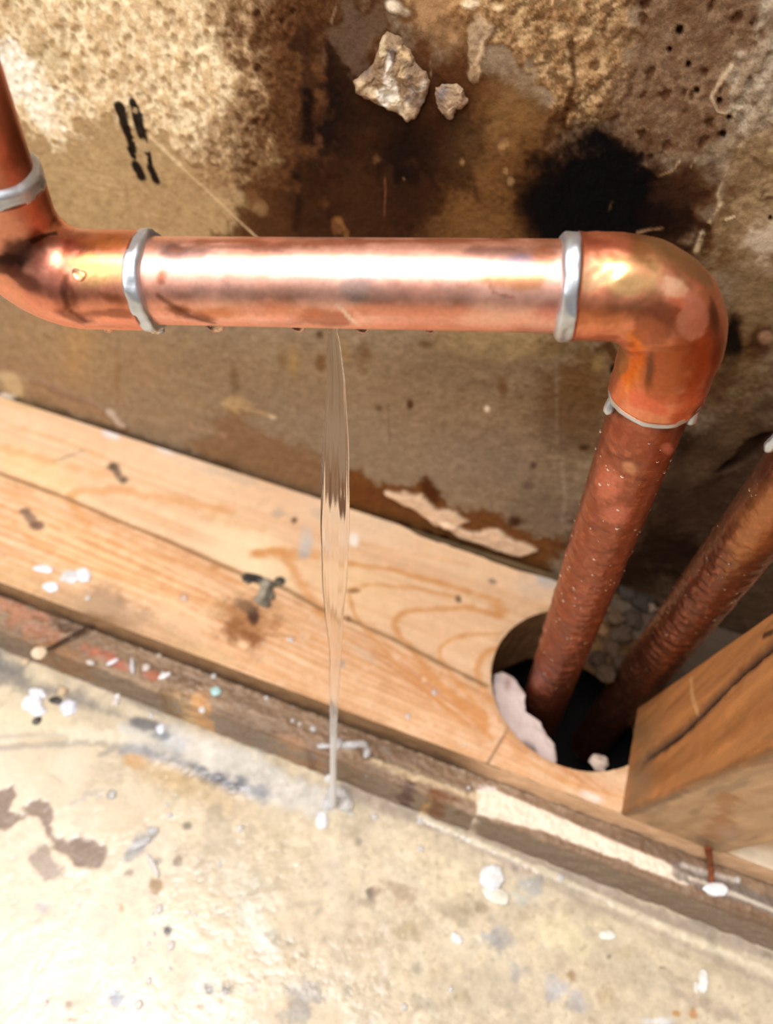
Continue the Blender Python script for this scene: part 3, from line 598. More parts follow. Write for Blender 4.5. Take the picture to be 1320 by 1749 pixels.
# bare patches, and the stream's painted reflection
BR = (150, 130, 116)
f_.poly([(-30, 1345), (22, 1342), (26, 1360), (14, 1385), (45, 1395), (20, 1418), (-30, 1405)], BR, .92, 4, 5, fine=True, h=-.3e-3)
f_.poly([(40, 1378), (60, 1366), (85, 1372), (92, 1398), (85, 1408), (100, 1430), (115, 1440), (132, 1425), (148, 1436), (180, 1438), (186, 1462), (170, 1486), (150, 1480), (118, 1470), (98, 1450), (76, 1430), (70, 1402), (45, 1392)], BR, .92, 4, 5, fine=True, h=-.3e-3)
f_.poly([(60, 1450), (78, 1440), (92, 1475), (115, 1478), (110, 1498), (78, 1506), (62, 1490), (45, 1470)], (172, 156, 142), .85, 5, 6, fine=True)
for (x, y, rx, ry, rt, c, al) in [(190, 1357, 8, 8, 0, (128, 118, 100), .8), (160, 1355, 14, 10, 0, (190, 182, 170), .7), (95, 1330, 22, 6, 30, (196, 186, 168), .7), (130, 1370, 24, 5, -20, (206, 198, 188), .7), (305, 1470, 8, 8, 0, (140, 126, 108), .8), (320, 1410, 8, 7, 0, (128, 118, 106), .8),
                                  (269, 1512, 11, 13, 0, (176, 146, 108), .9), (208, 1552, 5, 12, -10, (206, 178, 132), .8), (287, 1590, 6, 7, 20, (40, 42, 34), .95), (70, 1548, 10, 10, 0, (206, 206, 206), .7), (135, 1545, 6, 6, 0, (206, 194, 196), .7), (196, 1710, 12, 14, 20, (150, 160, 176), .85), (200, 1695, 8, 6, 0, (190, 198, 204), .7),
                                  (115, 1715, 7, 8, 0, (160, 136, 110), .7), (120, 1742, 8, 4, 0, (160, 136, 110), .7), (355, 1690, 10, 10, 0, (130, 126, 120), .85), (385, 1690, 12, 14, 0, (112, 110, 104), .7), (340, 1720, 10, 8, 0, (150, 120, 92), .7), (430, 1690, 8, 10, 0, (184, 182, 174), .6),
                                  (240, 1440, 14, 26, 45, (170, 168, 164), .85), (222, 1460, 10, 16, 45, (178, 176, 172), .8), (262, 1420, 10, 8, 0, (150, 146, 138), .8), (270, 1472, 10, 7, -30, (168, 160, 148), .8), (218, 1490, 9, 6, -30, (160, 150, 138), .8), (360, 1385, 24, 12, 0, (176, 164, 142), .7),
                                  (630, 1525, 10, 10, 20, (110, 96, 80), .9), (620, 1540, 22, 10, 20, (180, 160, 136), .7), (680, 1525, 34, 22, 20, (196, 172, 142), .8), (665, 1510, 18, 8, 0, (190, 168, 138), .7), (520, 1545, 40, 6, -10, (206, 190, 164), .7), (545, 1555, 12, 6, -40, (176, 160, 140), .6),
                                  (780, 1560, 26, 20, 0, (176, 164, 138), .7), (700, 1590, 20, 16, 0, (190, 170, 140), .6), (620, 1500, 5, 20, 0, (196, 180, 156), .6), (615, 1435, 6, 6, 0, (160, 146, 128), .8), (520, 1700, 34, 26, 0, (160, 152, 142), .85), (590, 1690, 14, 14, 0, (176, 166, 144), .7), (500, 1735, 30, 16, 0, (176, 172, 166), .7), (640, 1680, 26, 18, 0, (190, 172, 140), .6),
                                  (820, 1548, 10, 10, 0, (150, 128, 96), .6), (835, 1600, 16, 12, 0, (170, 176, 184), .7), (860, 1610, 40, 16, 50, (184, 180, 174), .8), (880, 1650, 30, 14, 60, (178, 172, 166), .8), (975, 1665, 8, 14, -30, (170, 136, 98), .8), (950, 1690, 20, 30, -30, (200, 198, 196), .85), (985, 1710, 16, 26, -30, (196, 190, 188), .85), (1030, 1700, 14, 20, 0, (190, 166, 130), .6),
                                  (905, 1512, 26, 12, 20, (176, 178, 176), .7), (890, 1535, 26, 10, 20, (206, 204, 192), .7), (1040, 1635, 6, 5, 0, (120, 108, 90), .8), (1128, 1652, 8, 5, 20, (70, 62, 46), .9), (1210, 1720, 60, 12, 22, (186, 168, 148), .7), (1150, 1670, 40, 8, 22, (190, 174, 152), .6),
                                  (1155, 1730, 5, 5, 0, (196, 140, 70), .8), (1185, 1733, 7, 8, -20, (206, 146, 84), .8), (1120, 1745, 24, 8, 0, (230, 234, 236), .7), (620, 1600, 30, 40, 0, (206, 186, 158), .5), (700, 1450, 60, 26, 20, (232, 216, 184), .7), (760, 1500, 60, 30, 20, (238, 224, 188), .7), (960, 1600, 60, 30, 20, (236, 224, 186), .8), (1040, 1590, 50, 14, 22, (226, 212, 178), .6),
                                  (430, 1570, 22, 60, -35, (232, 230, 212), .7), (400, 1520, 50, 40, 0, (220, 212, 190), .6), (470, 1440, 60, 30, 10, (224, 208, 176), .6), (450, 1620, 16, 50, -25, (236, 234, 218), .8), (60, 1230, 90, 24, 10, (236, 224, 190), .7), (150, 1255, 90, 12, 5, (238, 230, 206), .7), (570, 1500, 20, 90, 0, (232, 220, 196), .5), (656, 1620, 10, 60, 0, (226, 214, 196), .5)]:  # tall pale streak below the stream: its reflection, painted on
    f_.blob(x, y, rx, ry, rt, c, al, .6, .7, fine=True)
for k in range(26):
    x = random.uniform(420, 1100); y = random.uniform(max(1480, 1400 + .3 * (x - 570)), 1760); r = random.uniform(8, 24)
    f_.blob(x, y, r, r * .7, random.uniform(-40, 40), random.choice([(186, 166, 130), (200, 184, 150), (240, 226, 200), (176, 168, 150)]), .5, .7, .9, fine=True)
speck = 1 - smooth(cells(P, 330, 77) + f_.wc * .15, .12, .26)
f_.c += (lin((184, 164, 134)) - f_.c) * (speck * .45 * smooth(P[:, 0], -.06, .04))[:, None]
wet = smooth(f_.wa + .35, -.2, .5); f_.rough = .62 - .42 * wet + .12 * m2
f_.h += .20e-3 * f_.wa + .10e-3 * m2 + .03e-3 * f_.wc
f_.c *= np.array([.93, .915, .90]) * (1 + .16 * m2 * smooth(P[:, 0] + .5 * m1 * .05, -.09, .0) + .08 * m1)[:, None]
f_.c *= (1 + .07 * f_.wb + .06 * f_.wc)[:, None]
P[:, 2] += f_.h
floor_mat = painted('wet_concrete', .35, 700, .5, .0004, .06, 1600)
tag(link('floor', P, gfaces(len(xs), len(ys)), floor_mat, paint=f_), kind='structure')

# pit under the bored hole: rough dark mortar shaft
th = np.linspace(0, 2 * np.pi, 96, endpoint=False); V = []
for r_, z in [(.048, -.0385), (.046, -.045), (.043, -.07), (.040, -.10), (.030, -.125), (.012, -.13), (.001, -.13)]:
    V.append(np.stack([hole_c[0] + r_ * np.cos(th), np.minimum(hole_c[1] + r_ * np.sin(th), -.0015), np.full(96, z)], 1))
V = np.concatenate(V); V[:, :2] = hole_c + (V[:, :2] - hole_c) * (1 - .12 * np.abs(fbm(V, 150, 3, 81)))[:, None]
V0 = np.concatenate([np.array([[hole_c[0] + .07 * math.cos(t), min(hole_c[1] + .07 * math.sin(t), -.001), -.0385] for t in th]), V])
tag(link('trim_1', V0, gfaces(8, 96, wrap=True, flip=False), plain('dark_mortar', (26, 22, 19), .9, 0, .8, 900)), kind='structure')

# ================================================================== LEANING STUD
A = at(1060, 1392, z=0); B = at(1230, 1463, z=0); C = np.array([.1131, -.0475, 0.0]); B[1] = A[1] - .0006; A[2] = B[2] = 0.0003; C[2] = .0003
dd = nrm([.1014, -.1454, .9842]); Lh = .26
nL = np.cross(C - A, dd); nL = nrm(nL) * (1 if nL[0] < 0 else -1)
dC = C - A; Bk = B + dC
corners = [A, B, Bk, C]
V = []; nsd = np.array([axis_samples([(0, .13, .0006), (.13, Lh, .003)])])[0]
per = []; bev = .0009
for k in range(4):
    p0, p1 = corners[k], corners[(k + 1) % 4]; pm = corners[k - 1]
    e0 = nrm(p1 - p0); e1 = nrm(pm - p0)
    for t in (0, .5, 1): per.append(p0 + (e1 * bev * (1 - t) ** 2 + e0 * bev * t ** 2))
    Ln = np.linalg.norm(p1 - p0); nn = int(Ln / .0006) if k in (0, 3) else 6
    for t in np.linspace(bev / Ln, 1 - bev / Ln, nn + 1)[1:-1]: per.append(p0 + (p1 - p0) * t)
per = np.array(per); m_ = len(per)
P = np.concatenate([per + dd * s_ for s_ in nsd])
def stud_hit(px, py):
    q1 = at(px, py, plane=(A, np.cross(B - A, dd))); 
    rel = q1 - A; bb = np.linalg.lstsq(np.stack([B - A, dd], 1), rel, rcond=None)[0]
    return q1 if bb[0] > 0 else at(px, py, plane=(A, nL))
k_ = Paint(P, (194, 154, 114), stud_hit)
Rl = P - A; al_ = Rl @ dd
loc = np.stack([al_ * 12, (Rl @ nrm(dC)) * 330, (Rl @ nrm(B - A)) * 330], 1)
g = fbm(loc, 1, 4, 91)
leftf = np.abs(Rl @ nL) < .0008
k_.c += (lin((178, 116, 62)) - k_.c) * (leftf * .92)[:, None]  # left side painted darker: shade beside the pipes put into the colour
k_.c += (k_.c * .6 - k_.c) * (smooth(g, 0, .9) * .7)[:, None]; k_.c += (k_.c * 1.35 - k_.c) * (smooth(-g, .1, .9) * .6)[:, None]
ck = [(1100, 1297), (1125, 1280), (1160, 1256), (1195, 1220), (1230, 1185), (1270, 1145), (1320, 1102)]
k_.line(ck, 5, (84, 48, 24), .8, .8, .3, h=.5e-3); k_.line(ck, 2.2, (30, 16, 8), .95, .5, .2, h=.8e-3)
k_.line([(1190, 1215), (1182, 1190), (1180, 1160)], 2, (214, 168, 110), .7); k_.line([(1305, 1085), (1318, 1080)], 3, (40, 22, 12), .9)
for pts, c in [([(1130, 1330), (1220, 1270), (1320, 1205)], (150, 96, 46)), ([(1110, 1345), (1220, 1300), (1320, 1240)], (176, 124, 72)), ([(1150, 1300), (1250, 1230), (1320, 1170)], (160, 106, 54))]: k_.line(pts, 5, c, .5, 1, .5)
k_.blob(1120, 1320, 30, 24, 0, (160, 104, 52), .6, .8, .5); k_.blob(1085, 1330, 22, 60, 15, (120, 100, 74), .6, .9, .5); k_.blob(1105, 1250, 26, 40, 30, (130, 104, 70), .6, .9, .5)
k_.line([(1062, 1392), (1100, 1380), (1170, 1350), (1240, 1318), (1320, 1284)], 5, (120, 84, 50), .85, .8, .3)
for pts in [[(1100, 1395), (1200, 1370), (1320, 1345)], [(1120, 1420), (1220, 1395), (1320, 1375)], [(1180, 1350), (1260, 1322), (1320, 1305)]]: k_.line(pts, 4, (182, 138, 96), .5, 1, .5)
k_.line([(1243, 1360), (1232, 1400), (1216, 1430)], 7, (170, 112, 60), .7, .9, .9); k_.blob(1205, 1436, 18, 9, 0, (104, 80, 58), .7, .8, .6); k_.blob(1240, 1420, 30, 12, 0, (176, 136, 104), .6)
k_.line([(1062, 1395), (1130, 1425), (1200, 1455)], 5, (160, 124, 92), .6, 1, .5); k_.line([(1265, 1310), (1290, 1306), (1320, 1300)], 3, (160, 104, 64), .6)
k_.rough = k_.rough * 0 + .6; k_.h += .12e-3 * g
# push surface in/out along the outward direction
ctr = (A + Bk) / 2 + al_[:, None] * dd; ow = P - ctr; ow -= (ow @ dd)[:, None] * dd; ow /= np.linalg.norm(ow, axis=1, keepdims=True)
P = P - ow * k_.h[:, None] * 1.0
k_.c *= (1 + .05 * k_.wb)[:, None]
Fc = gfaces(len(nsd), m_, wrap=True).tolist() + [list(range(m_))[::-1], list(range((len(nsd) - 1) * m_, len(nsd) * m_))]
stud = link('wall_stud', P, Fc, painted('stud_pine', .3, 900, .4, .0003, .06, 2000, coat=.1), paint=k_)
tag(stud, 'squared orange-brown timber stud standing on the right end of the plate, split along its side', 'timber')

# ================================================================== COPPER
copper = painted('copper', .12, 500, .5, .0003, .08, 1100)
wetcop = painted('wet_copper', .35, 900, .5, .0003, .10, 1100, coat=.2)
solder_mat = plain('solder', (206, 212, 220), .38, .9, .35, 900, .5, .08)
RP = .00795; RF = .0091
PL = at(260, 480, d=F * .0159 / 145); PR = at(965, 490, d=F * .0159 / 155); v = nrm(PR - PL)
EL = PL - v * .0257; ER = PL + v * .0972; UP = nrm([-.01, .0, 1.0])
T1 = np.array([.0822, -.0480, 0.0]); dn = nrm(T1 - ER)
def arc(Pa, da, db, r, n=26):
    """rounded corner at Pa turning from direction da to db"""
    th = math.acos(np.clip(da.dot(db), -1, 1)); tl = r * math.tan(th / 2); c = Pa - da * tl; w_ = nrm(db - da * db.dot(da)); cen = c + w_ * r
    return [cen + r * (-w_ * math.cos(t) + da * math.sin(t)) for t in np.linspace(0, th, n)], tl
def dense(pts, st=.0005):
    pts = [np.asarray(q, float) for q in pts]; out = [pts[0]]
    for a_, b_ in zip(pts[:-1], pts[1:]):
        n = max(1, int(round(np.linalg.norm(b_ - a_) / st)))
        for k in range(1, n + 1): out.append(a_ + (b_ - a_) * k / n)
    return np.array(out)
pipe = empty('copper_pipe', (ER[0], ER[1], ER[2]), 'bright copper pipe run with soldered elbows spraying a thin leak from its level length', 'pipe')
CU = (248, 190, 170); CUd = (226, 142, 112); TAR = (150, 92, 66)
def cu_paint(P, Nn, base=CU, rough=.36):
    c = Paint(P, base, surf_hit(P, Nn), thick=.006); c.met[:] = 1; c.rough[:] = rough
    c.c += (lin((226, 140, 110)) - c.c) * (smooth(c.wa, -.1, .9) * .5)[:, None]
    c.c *= (1 + .07 * c.wb)[:, None]; c.rough += .07 * c.wb
    return c
# level length
path = dense([PL - v * .003, PR + v * .004]); P, Fc, Nn = sweep(path, RP, 140)
c = cu_paint(P, Nn, rough=.40)
ax_s = np.stack([(P - PL) @ v * 30, *(Nn[:, 1:] * .9).T], 1); st = fbm(ax_s, 3.2, 4, 101); c.c *= (1 + .07 * st)[:, None]
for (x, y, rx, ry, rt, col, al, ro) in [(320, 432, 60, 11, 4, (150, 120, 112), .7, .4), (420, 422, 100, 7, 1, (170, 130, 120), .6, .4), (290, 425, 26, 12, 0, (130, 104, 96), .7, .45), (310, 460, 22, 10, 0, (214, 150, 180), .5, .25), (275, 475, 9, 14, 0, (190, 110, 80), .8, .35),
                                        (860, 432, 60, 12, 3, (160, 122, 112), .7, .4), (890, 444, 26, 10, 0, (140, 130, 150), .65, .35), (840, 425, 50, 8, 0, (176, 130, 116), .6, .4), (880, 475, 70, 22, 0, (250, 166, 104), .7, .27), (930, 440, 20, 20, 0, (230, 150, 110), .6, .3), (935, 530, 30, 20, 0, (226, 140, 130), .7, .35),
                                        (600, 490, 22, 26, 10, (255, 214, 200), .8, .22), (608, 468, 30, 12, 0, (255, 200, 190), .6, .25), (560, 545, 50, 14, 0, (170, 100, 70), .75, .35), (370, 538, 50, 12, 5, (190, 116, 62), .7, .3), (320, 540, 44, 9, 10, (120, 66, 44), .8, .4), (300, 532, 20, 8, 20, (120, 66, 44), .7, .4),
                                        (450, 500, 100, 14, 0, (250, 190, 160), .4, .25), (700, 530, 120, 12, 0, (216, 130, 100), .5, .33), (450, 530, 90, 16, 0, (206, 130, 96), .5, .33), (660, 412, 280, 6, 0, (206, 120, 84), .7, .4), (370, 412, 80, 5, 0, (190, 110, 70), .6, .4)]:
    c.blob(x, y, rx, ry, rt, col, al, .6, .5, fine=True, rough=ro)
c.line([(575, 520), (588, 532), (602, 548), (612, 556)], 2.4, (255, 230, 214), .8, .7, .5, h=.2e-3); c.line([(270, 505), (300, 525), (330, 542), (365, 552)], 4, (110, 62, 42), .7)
c.line([(835, 480), (842, 500), (880, 510)], 3, (190, 110, 80), .6, .8, .8)
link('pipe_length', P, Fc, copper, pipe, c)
# left elbow
a1, tl = arc(EL, -v, UP, .0118); path = dense([PL - v * .0008] + a1 + [EL + UP * .0185])
P, Fc, Nn = sweep(path, RF, 140); c = cu_paint(P, Nn, (236, 160, 130))
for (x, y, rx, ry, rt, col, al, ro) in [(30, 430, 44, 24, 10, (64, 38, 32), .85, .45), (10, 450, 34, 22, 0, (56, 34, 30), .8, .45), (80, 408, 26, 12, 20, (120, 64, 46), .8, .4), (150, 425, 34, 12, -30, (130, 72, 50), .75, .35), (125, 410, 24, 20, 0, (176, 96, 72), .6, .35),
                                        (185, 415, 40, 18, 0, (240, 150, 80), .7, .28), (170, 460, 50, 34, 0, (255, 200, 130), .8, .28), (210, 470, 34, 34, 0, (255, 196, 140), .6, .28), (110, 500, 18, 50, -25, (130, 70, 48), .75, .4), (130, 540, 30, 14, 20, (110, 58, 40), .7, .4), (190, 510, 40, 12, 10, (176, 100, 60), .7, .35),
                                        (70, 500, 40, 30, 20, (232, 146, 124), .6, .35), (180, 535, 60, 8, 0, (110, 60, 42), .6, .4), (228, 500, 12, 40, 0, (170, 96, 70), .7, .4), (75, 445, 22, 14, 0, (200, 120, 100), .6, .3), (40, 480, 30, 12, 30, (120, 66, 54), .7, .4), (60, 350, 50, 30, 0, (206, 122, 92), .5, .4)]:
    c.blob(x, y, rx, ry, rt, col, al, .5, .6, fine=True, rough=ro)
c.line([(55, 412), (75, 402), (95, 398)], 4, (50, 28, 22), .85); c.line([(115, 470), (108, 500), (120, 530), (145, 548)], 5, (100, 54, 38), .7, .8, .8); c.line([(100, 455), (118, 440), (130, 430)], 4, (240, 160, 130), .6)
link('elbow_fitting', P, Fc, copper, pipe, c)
# short length rising out of the photo on the left
path = dense([EL + UP * .017, EL + UP * .095]); P, Fc, Nn = sweep(path, RP, 110); c = cu_paint(P, Nn, (214, 134, 104), .36)
c.blob(40, 270, 22, 30, 0, (150, 84, 60), .6, .6, .5, fine=True, rough=.4)
link('pipe_length', P, Fc, copper, pipe, c)
# right elbow
a2, tl = arc(ER, v, dn, .0135); tE = .0250
path = dense([PR + v * .0016] + a2 + [ER + dn * tE]); n = len(path); rad = np.full(n, RF); L_ = np.linspace(0, 1, n)
rad += .0001 * np.exp(-((L_ - .5) / .22) ** 2) + .0002 * np.exp(-((L_ - 0) / .02) ** 2) + .0002 * np.exp(-((L_ - 1) / .02) ** 2)
P, Fc, Nn = sweep(path, rad, 150); c = cu_paint(P, Nn, (226, 146, 110), .36)
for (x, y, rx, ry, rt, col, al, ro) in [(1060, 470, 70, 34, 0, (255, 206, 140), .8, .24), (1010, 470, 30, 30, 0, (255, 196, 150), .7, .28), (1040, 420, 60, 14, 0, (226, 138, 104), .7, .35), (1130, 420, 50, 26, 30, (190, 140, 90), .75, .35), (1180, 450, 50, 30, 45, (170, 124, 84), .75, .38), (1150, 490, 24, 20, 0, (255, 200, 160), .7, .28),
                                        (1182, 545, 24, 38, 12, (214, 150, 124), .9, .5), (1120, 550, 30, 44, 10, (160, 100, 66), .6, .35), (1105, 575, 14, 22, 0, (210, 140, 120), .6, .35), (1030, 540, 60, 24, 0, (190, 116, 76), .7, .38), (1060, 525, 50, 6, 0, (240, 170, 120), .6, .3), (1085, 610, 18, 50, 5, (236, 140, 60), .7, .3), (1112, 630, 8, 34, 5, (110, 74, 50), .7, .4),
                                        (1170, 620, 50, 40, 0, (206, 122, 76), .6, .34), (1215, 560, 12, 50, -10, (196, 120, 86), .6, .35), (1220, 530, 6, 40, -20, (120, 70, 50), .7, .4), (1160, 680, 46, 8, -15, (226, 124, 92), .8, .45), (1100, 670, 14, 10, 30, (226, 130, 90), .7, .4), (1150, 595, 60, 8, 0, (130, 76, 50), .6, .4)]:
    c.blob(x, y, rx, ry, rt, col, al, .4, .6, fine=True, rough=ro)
c.blob(1150, 640, 95, 62, 0, (158, 84, 48), .8, .5, .3, rough=.38); c.blob(1200, 600, 50, 60, 20, (170, 92, 58), .7, .6, .4, rough=.38)  # lower leg darkened: dark reflection put into the copper colour
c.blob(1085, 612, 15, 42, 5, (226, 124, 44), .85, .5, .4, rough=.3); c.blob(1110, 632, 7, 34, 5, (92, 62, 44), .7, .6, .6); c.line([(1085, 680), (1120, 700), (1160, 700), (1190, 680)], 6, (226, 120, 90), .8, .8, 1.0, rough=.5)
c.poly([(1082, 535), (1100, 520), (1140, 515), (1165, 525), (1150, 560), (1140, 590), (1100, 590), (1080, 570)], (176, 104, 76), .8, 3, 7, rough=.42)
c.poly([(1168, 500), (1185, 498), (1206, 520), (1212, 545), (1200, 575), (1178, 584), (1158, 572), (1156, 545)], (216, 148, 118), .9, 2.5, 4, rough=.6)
c.poly([(1135, 470), (1165, 480), (1178, 495), (1165, 512), (1138, 508), (1128, 490)], (255, 206, 170), .75, 3, 5, rough=.5)  # pale highlight painted into the copper
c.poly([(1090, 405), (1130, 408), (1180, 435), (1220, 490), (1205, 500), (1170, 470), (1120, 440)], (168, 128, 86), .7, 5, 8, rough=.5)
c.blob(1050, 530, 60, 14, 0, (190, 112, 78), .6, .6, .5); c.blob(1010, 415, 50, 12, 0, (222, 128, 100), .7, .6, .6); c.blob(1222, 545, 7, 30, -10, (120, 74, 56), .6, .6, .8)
c.c *= (1 + .08 * c.wa)[:, None]; P = P + Nn * (.00016 * c.wb + .00022 * c.wa)[:, None]
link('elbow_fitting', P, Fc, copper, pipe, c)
# riser down into the hole
def corroded(Pa, Pb, name, parent, seed, dark=(160, 90, 64)):
    path = dense([Pa, Pb], .0006); P, Fc, Nn = sweep(path, RP, 120)
    c = Paint(P, dark, surf_hit(P, Nn), thick=.006); c.met[:] = .85; c.rough[:] = .42
    L = np.linalg.norm(P - Pa, axis=1); ca = fbm(P, 240, 4, seed); cb = fbm(P * np.array([1, 1, 1.0]), 620, 3, seed + 3); ring = fbm(P * np.array([1, 1, 3.2]), 190, 3, seed + 6)
    c.c += (lin((150, 78, 50)) - c.c) * (smooth(ca, -.1, .8) * .6)[:, None]; c.c += (lin((214, 132, 98)) - c.c) * (smooth(cb, .25, .8) * .4)[:, None]
    c.c += (lin((110, 56, 38)) - c.c) * (smooth(ring, .2, .8) * .5)[:, None]
    k = smooth(L, .03, .07); P = P + Nn * ((.00022 * ring + .00012 * cb) * k + .00005 * cb)[:, None]
    return P, Fc, Nn, c
P, Fc, Nn, c = corroded(ER + dn * .022, ER + dn * .275, 'riser', pipe, 111)
for (x, y, rx, ry, col, al) in [(1075, 705, 40, 16, (80, 46, 40), .8), (1120, 715, 50, 16, (90, 54, 52), .85), (1160, 720, 20, 30, (104, 50, 36), .7), (1065, 690, 10, 26, (60, 34, 30), .8), (1140, 800, 20, 60, (150, 66, 36), .5), (1142, 768, 10, 7, (226, 150, 136), .9), (1076, 702, 8, 8, (226, 130, 100), .8), (1075, 800, 12, 8, (220, 160, 120), .7),
                                (1035, 830, 24, 26, (230, 140, 112), .6), (1050, 880, 24, 20, (226, 134, 114), .6), (950, 1120, 30, 60, (120, 80, 64), .5)]:
    c.blob(x, y, rx, ry, 10, col, al, .7, .7, fine=True)
link('riser_pipe', P, Fc, wetcop, pipe, c)
# solder rings
def ring(c0, ax, r_in, wd, name='solder_ring', seed=0, bulge=.0010):
    ax = nrm(ax); n = 22; t = np.linspace(-1, 1, n)
    path = np.array([c0 + ax * wd * k / 2 for k in t]); rad = r_in - .0004 + (bulge + .0004) * (1 - np.abs(t) ** 5)
    P, Fc, Nn = sweep(path, rad, 90, caps=False); P = P + Nn * (.00030 * fbm(P, 330, 3, seed))[:, None] + ax * (.0003 * fbm(P, 160, 2, seed + 5))[:, None]
    return link(name, P, Fc, solder_mat, pipe)
for c0, ax, wd, sd, bg_ in [(PL - v * .0002, v, .0036, 1, .0013), (PR + v * .0004, v, .0040, 2, .0013), (EL + UP * .0195, UP, .0046, 3, .0013), (ER + dn * (tE + .0004), dn, .0028, 4, .0013)]:
    ring(c0, ax, RP, wd, seed=sd * 9, bulge=bg_)
# frozen solder runs under the right elbow
for (x, y, x2, y2, d, w_) in [(1053, 655, 1036, 708, .153, .0012), (1188, 688, 1176, 724, .153, .0014)]:
    a_ = at(x, y, d=d); b_ = at(x2, y2, d=d + .004); path = dense([a_, (a_ + b_) / 2 + np.array([.0002, 0, .0003]), b_], .0006); n = len(path); t = np.linspace(0, 1, n)
    P, Fc, Nn = sweep(path, w_ * (.45 + .75 * t) * np.sqrt(np.clip(1 - t ** 8, .02, 1)), 24); link('solder_run', P, Fc, solder_mat, pipe)
# second riser
T2 = np.array([.1118, -.0365, 0.0]); U2 = np.array([.1098, -.0531, .118]); d2 = nrm(U2 - T2)
pipe2 = empty('copper_pipe', tuple(T2 - d2 * .06), 'dull brown copper pipe rising from the hole behind the timber stud, beaded with water', 'pipe')
P, Fc, Nn, c = corroded(T2 + d2 * .16, T2 - d2 * .085, 'riser', pipe2, 131, (132, 82, 60)); RS2 = (P, Nn)
c.c *= .8; c.blob(1290, 900, 40, 90, 30, (206, 140, 84), .5); c.blob(1310, 800, 10, 30, 30, (90, 36, 20), .7)  # broad orange blob is a reflection painted onto the pipe
link('riser_pipe', P, Fc, wetcop, pipe2, c)
q0 = at(1319, 756, d=.150); V, Fc = lump(q0, .0016, 5, .2, 3, (.7, .7, 1.6)); o = link('solder_run', V, Fc, solder_mat, pipe2)
# dew beads sitting on the two risers
wat = water('clear_water'); 
def beads(a0, dr, L0, L1, n, par, seed, rr_=(.00012, .00038), lab=None):
    rg = random.Random(seed); V = []; Fc = []
    u = nrm(np.cross(dr, [0, 1, 0])); w2 = np.cross(dr, u); o = 0
    for k in range(n):
        s_ = L0 + (L1 - L0) * rg.random(); t = rg.uniform(0, 2 * math.pi); nn = u * math.cos(t) + w2 * math.sin(t); r = rg.uniform(*rr_) * (1 if rg.random() < .85 else 1.6)
        cc = a0 + dr * s_ + nn * (RP + .0001); vv, ff = lump((0, 0, 0), 1, k, .08, 2); vv = vv / np.abs(vv).max()
        loc = vv[:, :1] * u * 0 + vv[:, 0:1] * dr * r * 1.15 + vv[:, 1:2] * np.cross(dr, nn) * r + vv[:, 2:3] * nn * r * .55
        V.append(cc + loc); Fc += [[i + o for i in f] for f in ff]; o += len(vv)
    b = link('dew_beads', np.concatenate(V), Fc, wat, par); b['kind'] = 'stuff'; b['label'] = 'clear beads of water'; return b
beads(ER, dn, .030, .19, 210, pipe, 5); beads(T2, d2, 0, .15, 200, pipe2, 6)

# ================================================================== WATER
s0 = PL + v * .0315; x0 = s0[0]
# find the axis point above photo column 568
for k in np.linspace(.02, .06, 400):
    if proj(PL + v * k - np.array([0, 0, RP]))[0] > 567: s0 = PL + v * k; break
top = s0 - np.array([0, 0, RP - .0012]); bot = at(569, 1378, z=FZ)
prof_w = [(545, 15), (565, 17), (600, 24), (650, 30), (700, 37), (745, 44), (800, 48), (850, 50), (900, 50), (950, 47), (1000, 42), (1050, 33), (1090, 24), (1130, 19), (1180, 16), (1230, 13), (1300, 11), (1345, 11), (1400, 12)]
cxs = [(545, 568), (565, 568), (650, 574), (745, 573), (850, 572.5), (950, 572), (1050, 571), (1110, 573), (1200, 570), (1300, 569), (1400, 569)]
n = 360; V = []; seg = 72; view_r = R[:, 0]
for i in range(n):
    t = i / (n - 1); fall = t
    z = top[2] + (bot[2] - top[2]) * fall; hx = math.sqrt(max(fall, 1e-6)); c0 = np.array([top[0] + (bot[0] - top[0]) * hx, top[1] + (bot[1] - top[1]) * hx, z])
    X_, Y_, D_ = proj(c0); cx_ = np.interp(Y_, [a for a, b in cxs], [b for a, b in cxs]); mmx = D_ / F
    side = nrm(np.array([view_r[0], view_r[1], 0])); fwd_ = np.array([-side[1], side[0], 0])
    c0 = c0 + side * (cx_ - X_) * mmx
    hw = np.interp(Y_, [a for a, b in prof_w], [b for a, b in prof_w]) * mmx / 2
    th = np.linspace(0, 2 * np.pi, seg, endpoint=False); ca, sa = np.cos(th), np.sin(th)
    flat = np.interp(t, [0, .1, .3, .62, .75, 1], [.75, .42, .22, .30, .8, .95])
    tw = .25 * math.sin(t * 5)
    edge = .10 + .9 * np.abs(ca) ** 3 * .55
    thick = hw * flat * (edge * 1.25 + .03) if flat < .7 else hw * flat * np.ones(seg)
    if flat < .7: thick = thick * (1 - (flat / .7) ** 4) + hw * flat * (flat / .7) ** 4
    ridge = 1 + (.16 * np.cos(th * 7 + t * 3) + .10 * np.cos(th * 17 - t * 2)) * (flat < .7)
    lx = ca * hw * (1 + .015 * math.sin(t * 60)); ly = sa * thick * ridge
    V.append(c0 + side * (lx * math.cos(tw) - ly * math.sin(tw))[:, None] + fwd_ * (lx * math.sin(tw) + ly * math.cos(tw))[:, None])
V = np.concatenate(V); Fc = gfaces(n, seg, wrap=True).tolist() + [list(range(seg))[::-1], list(range((n - 1) * seg, n * seg))]
sm = water('stream_water', .03); N_s, L_s = sm.node_tree.nodes, sm.node_tree.links; bs = N_s['Principled BSDF']
tcs = N_s.new('ShaderNodeTexCoord'); sps = N_s.new('ShaderNodeSeparateXYZ'); mps = N_s.new('ShaderNodeMapRange'); L_s.new(tcs.outputs['Object'], sps.inputs[0]); L_s.new(sps.outputs['Z'], mps.inputs[0])
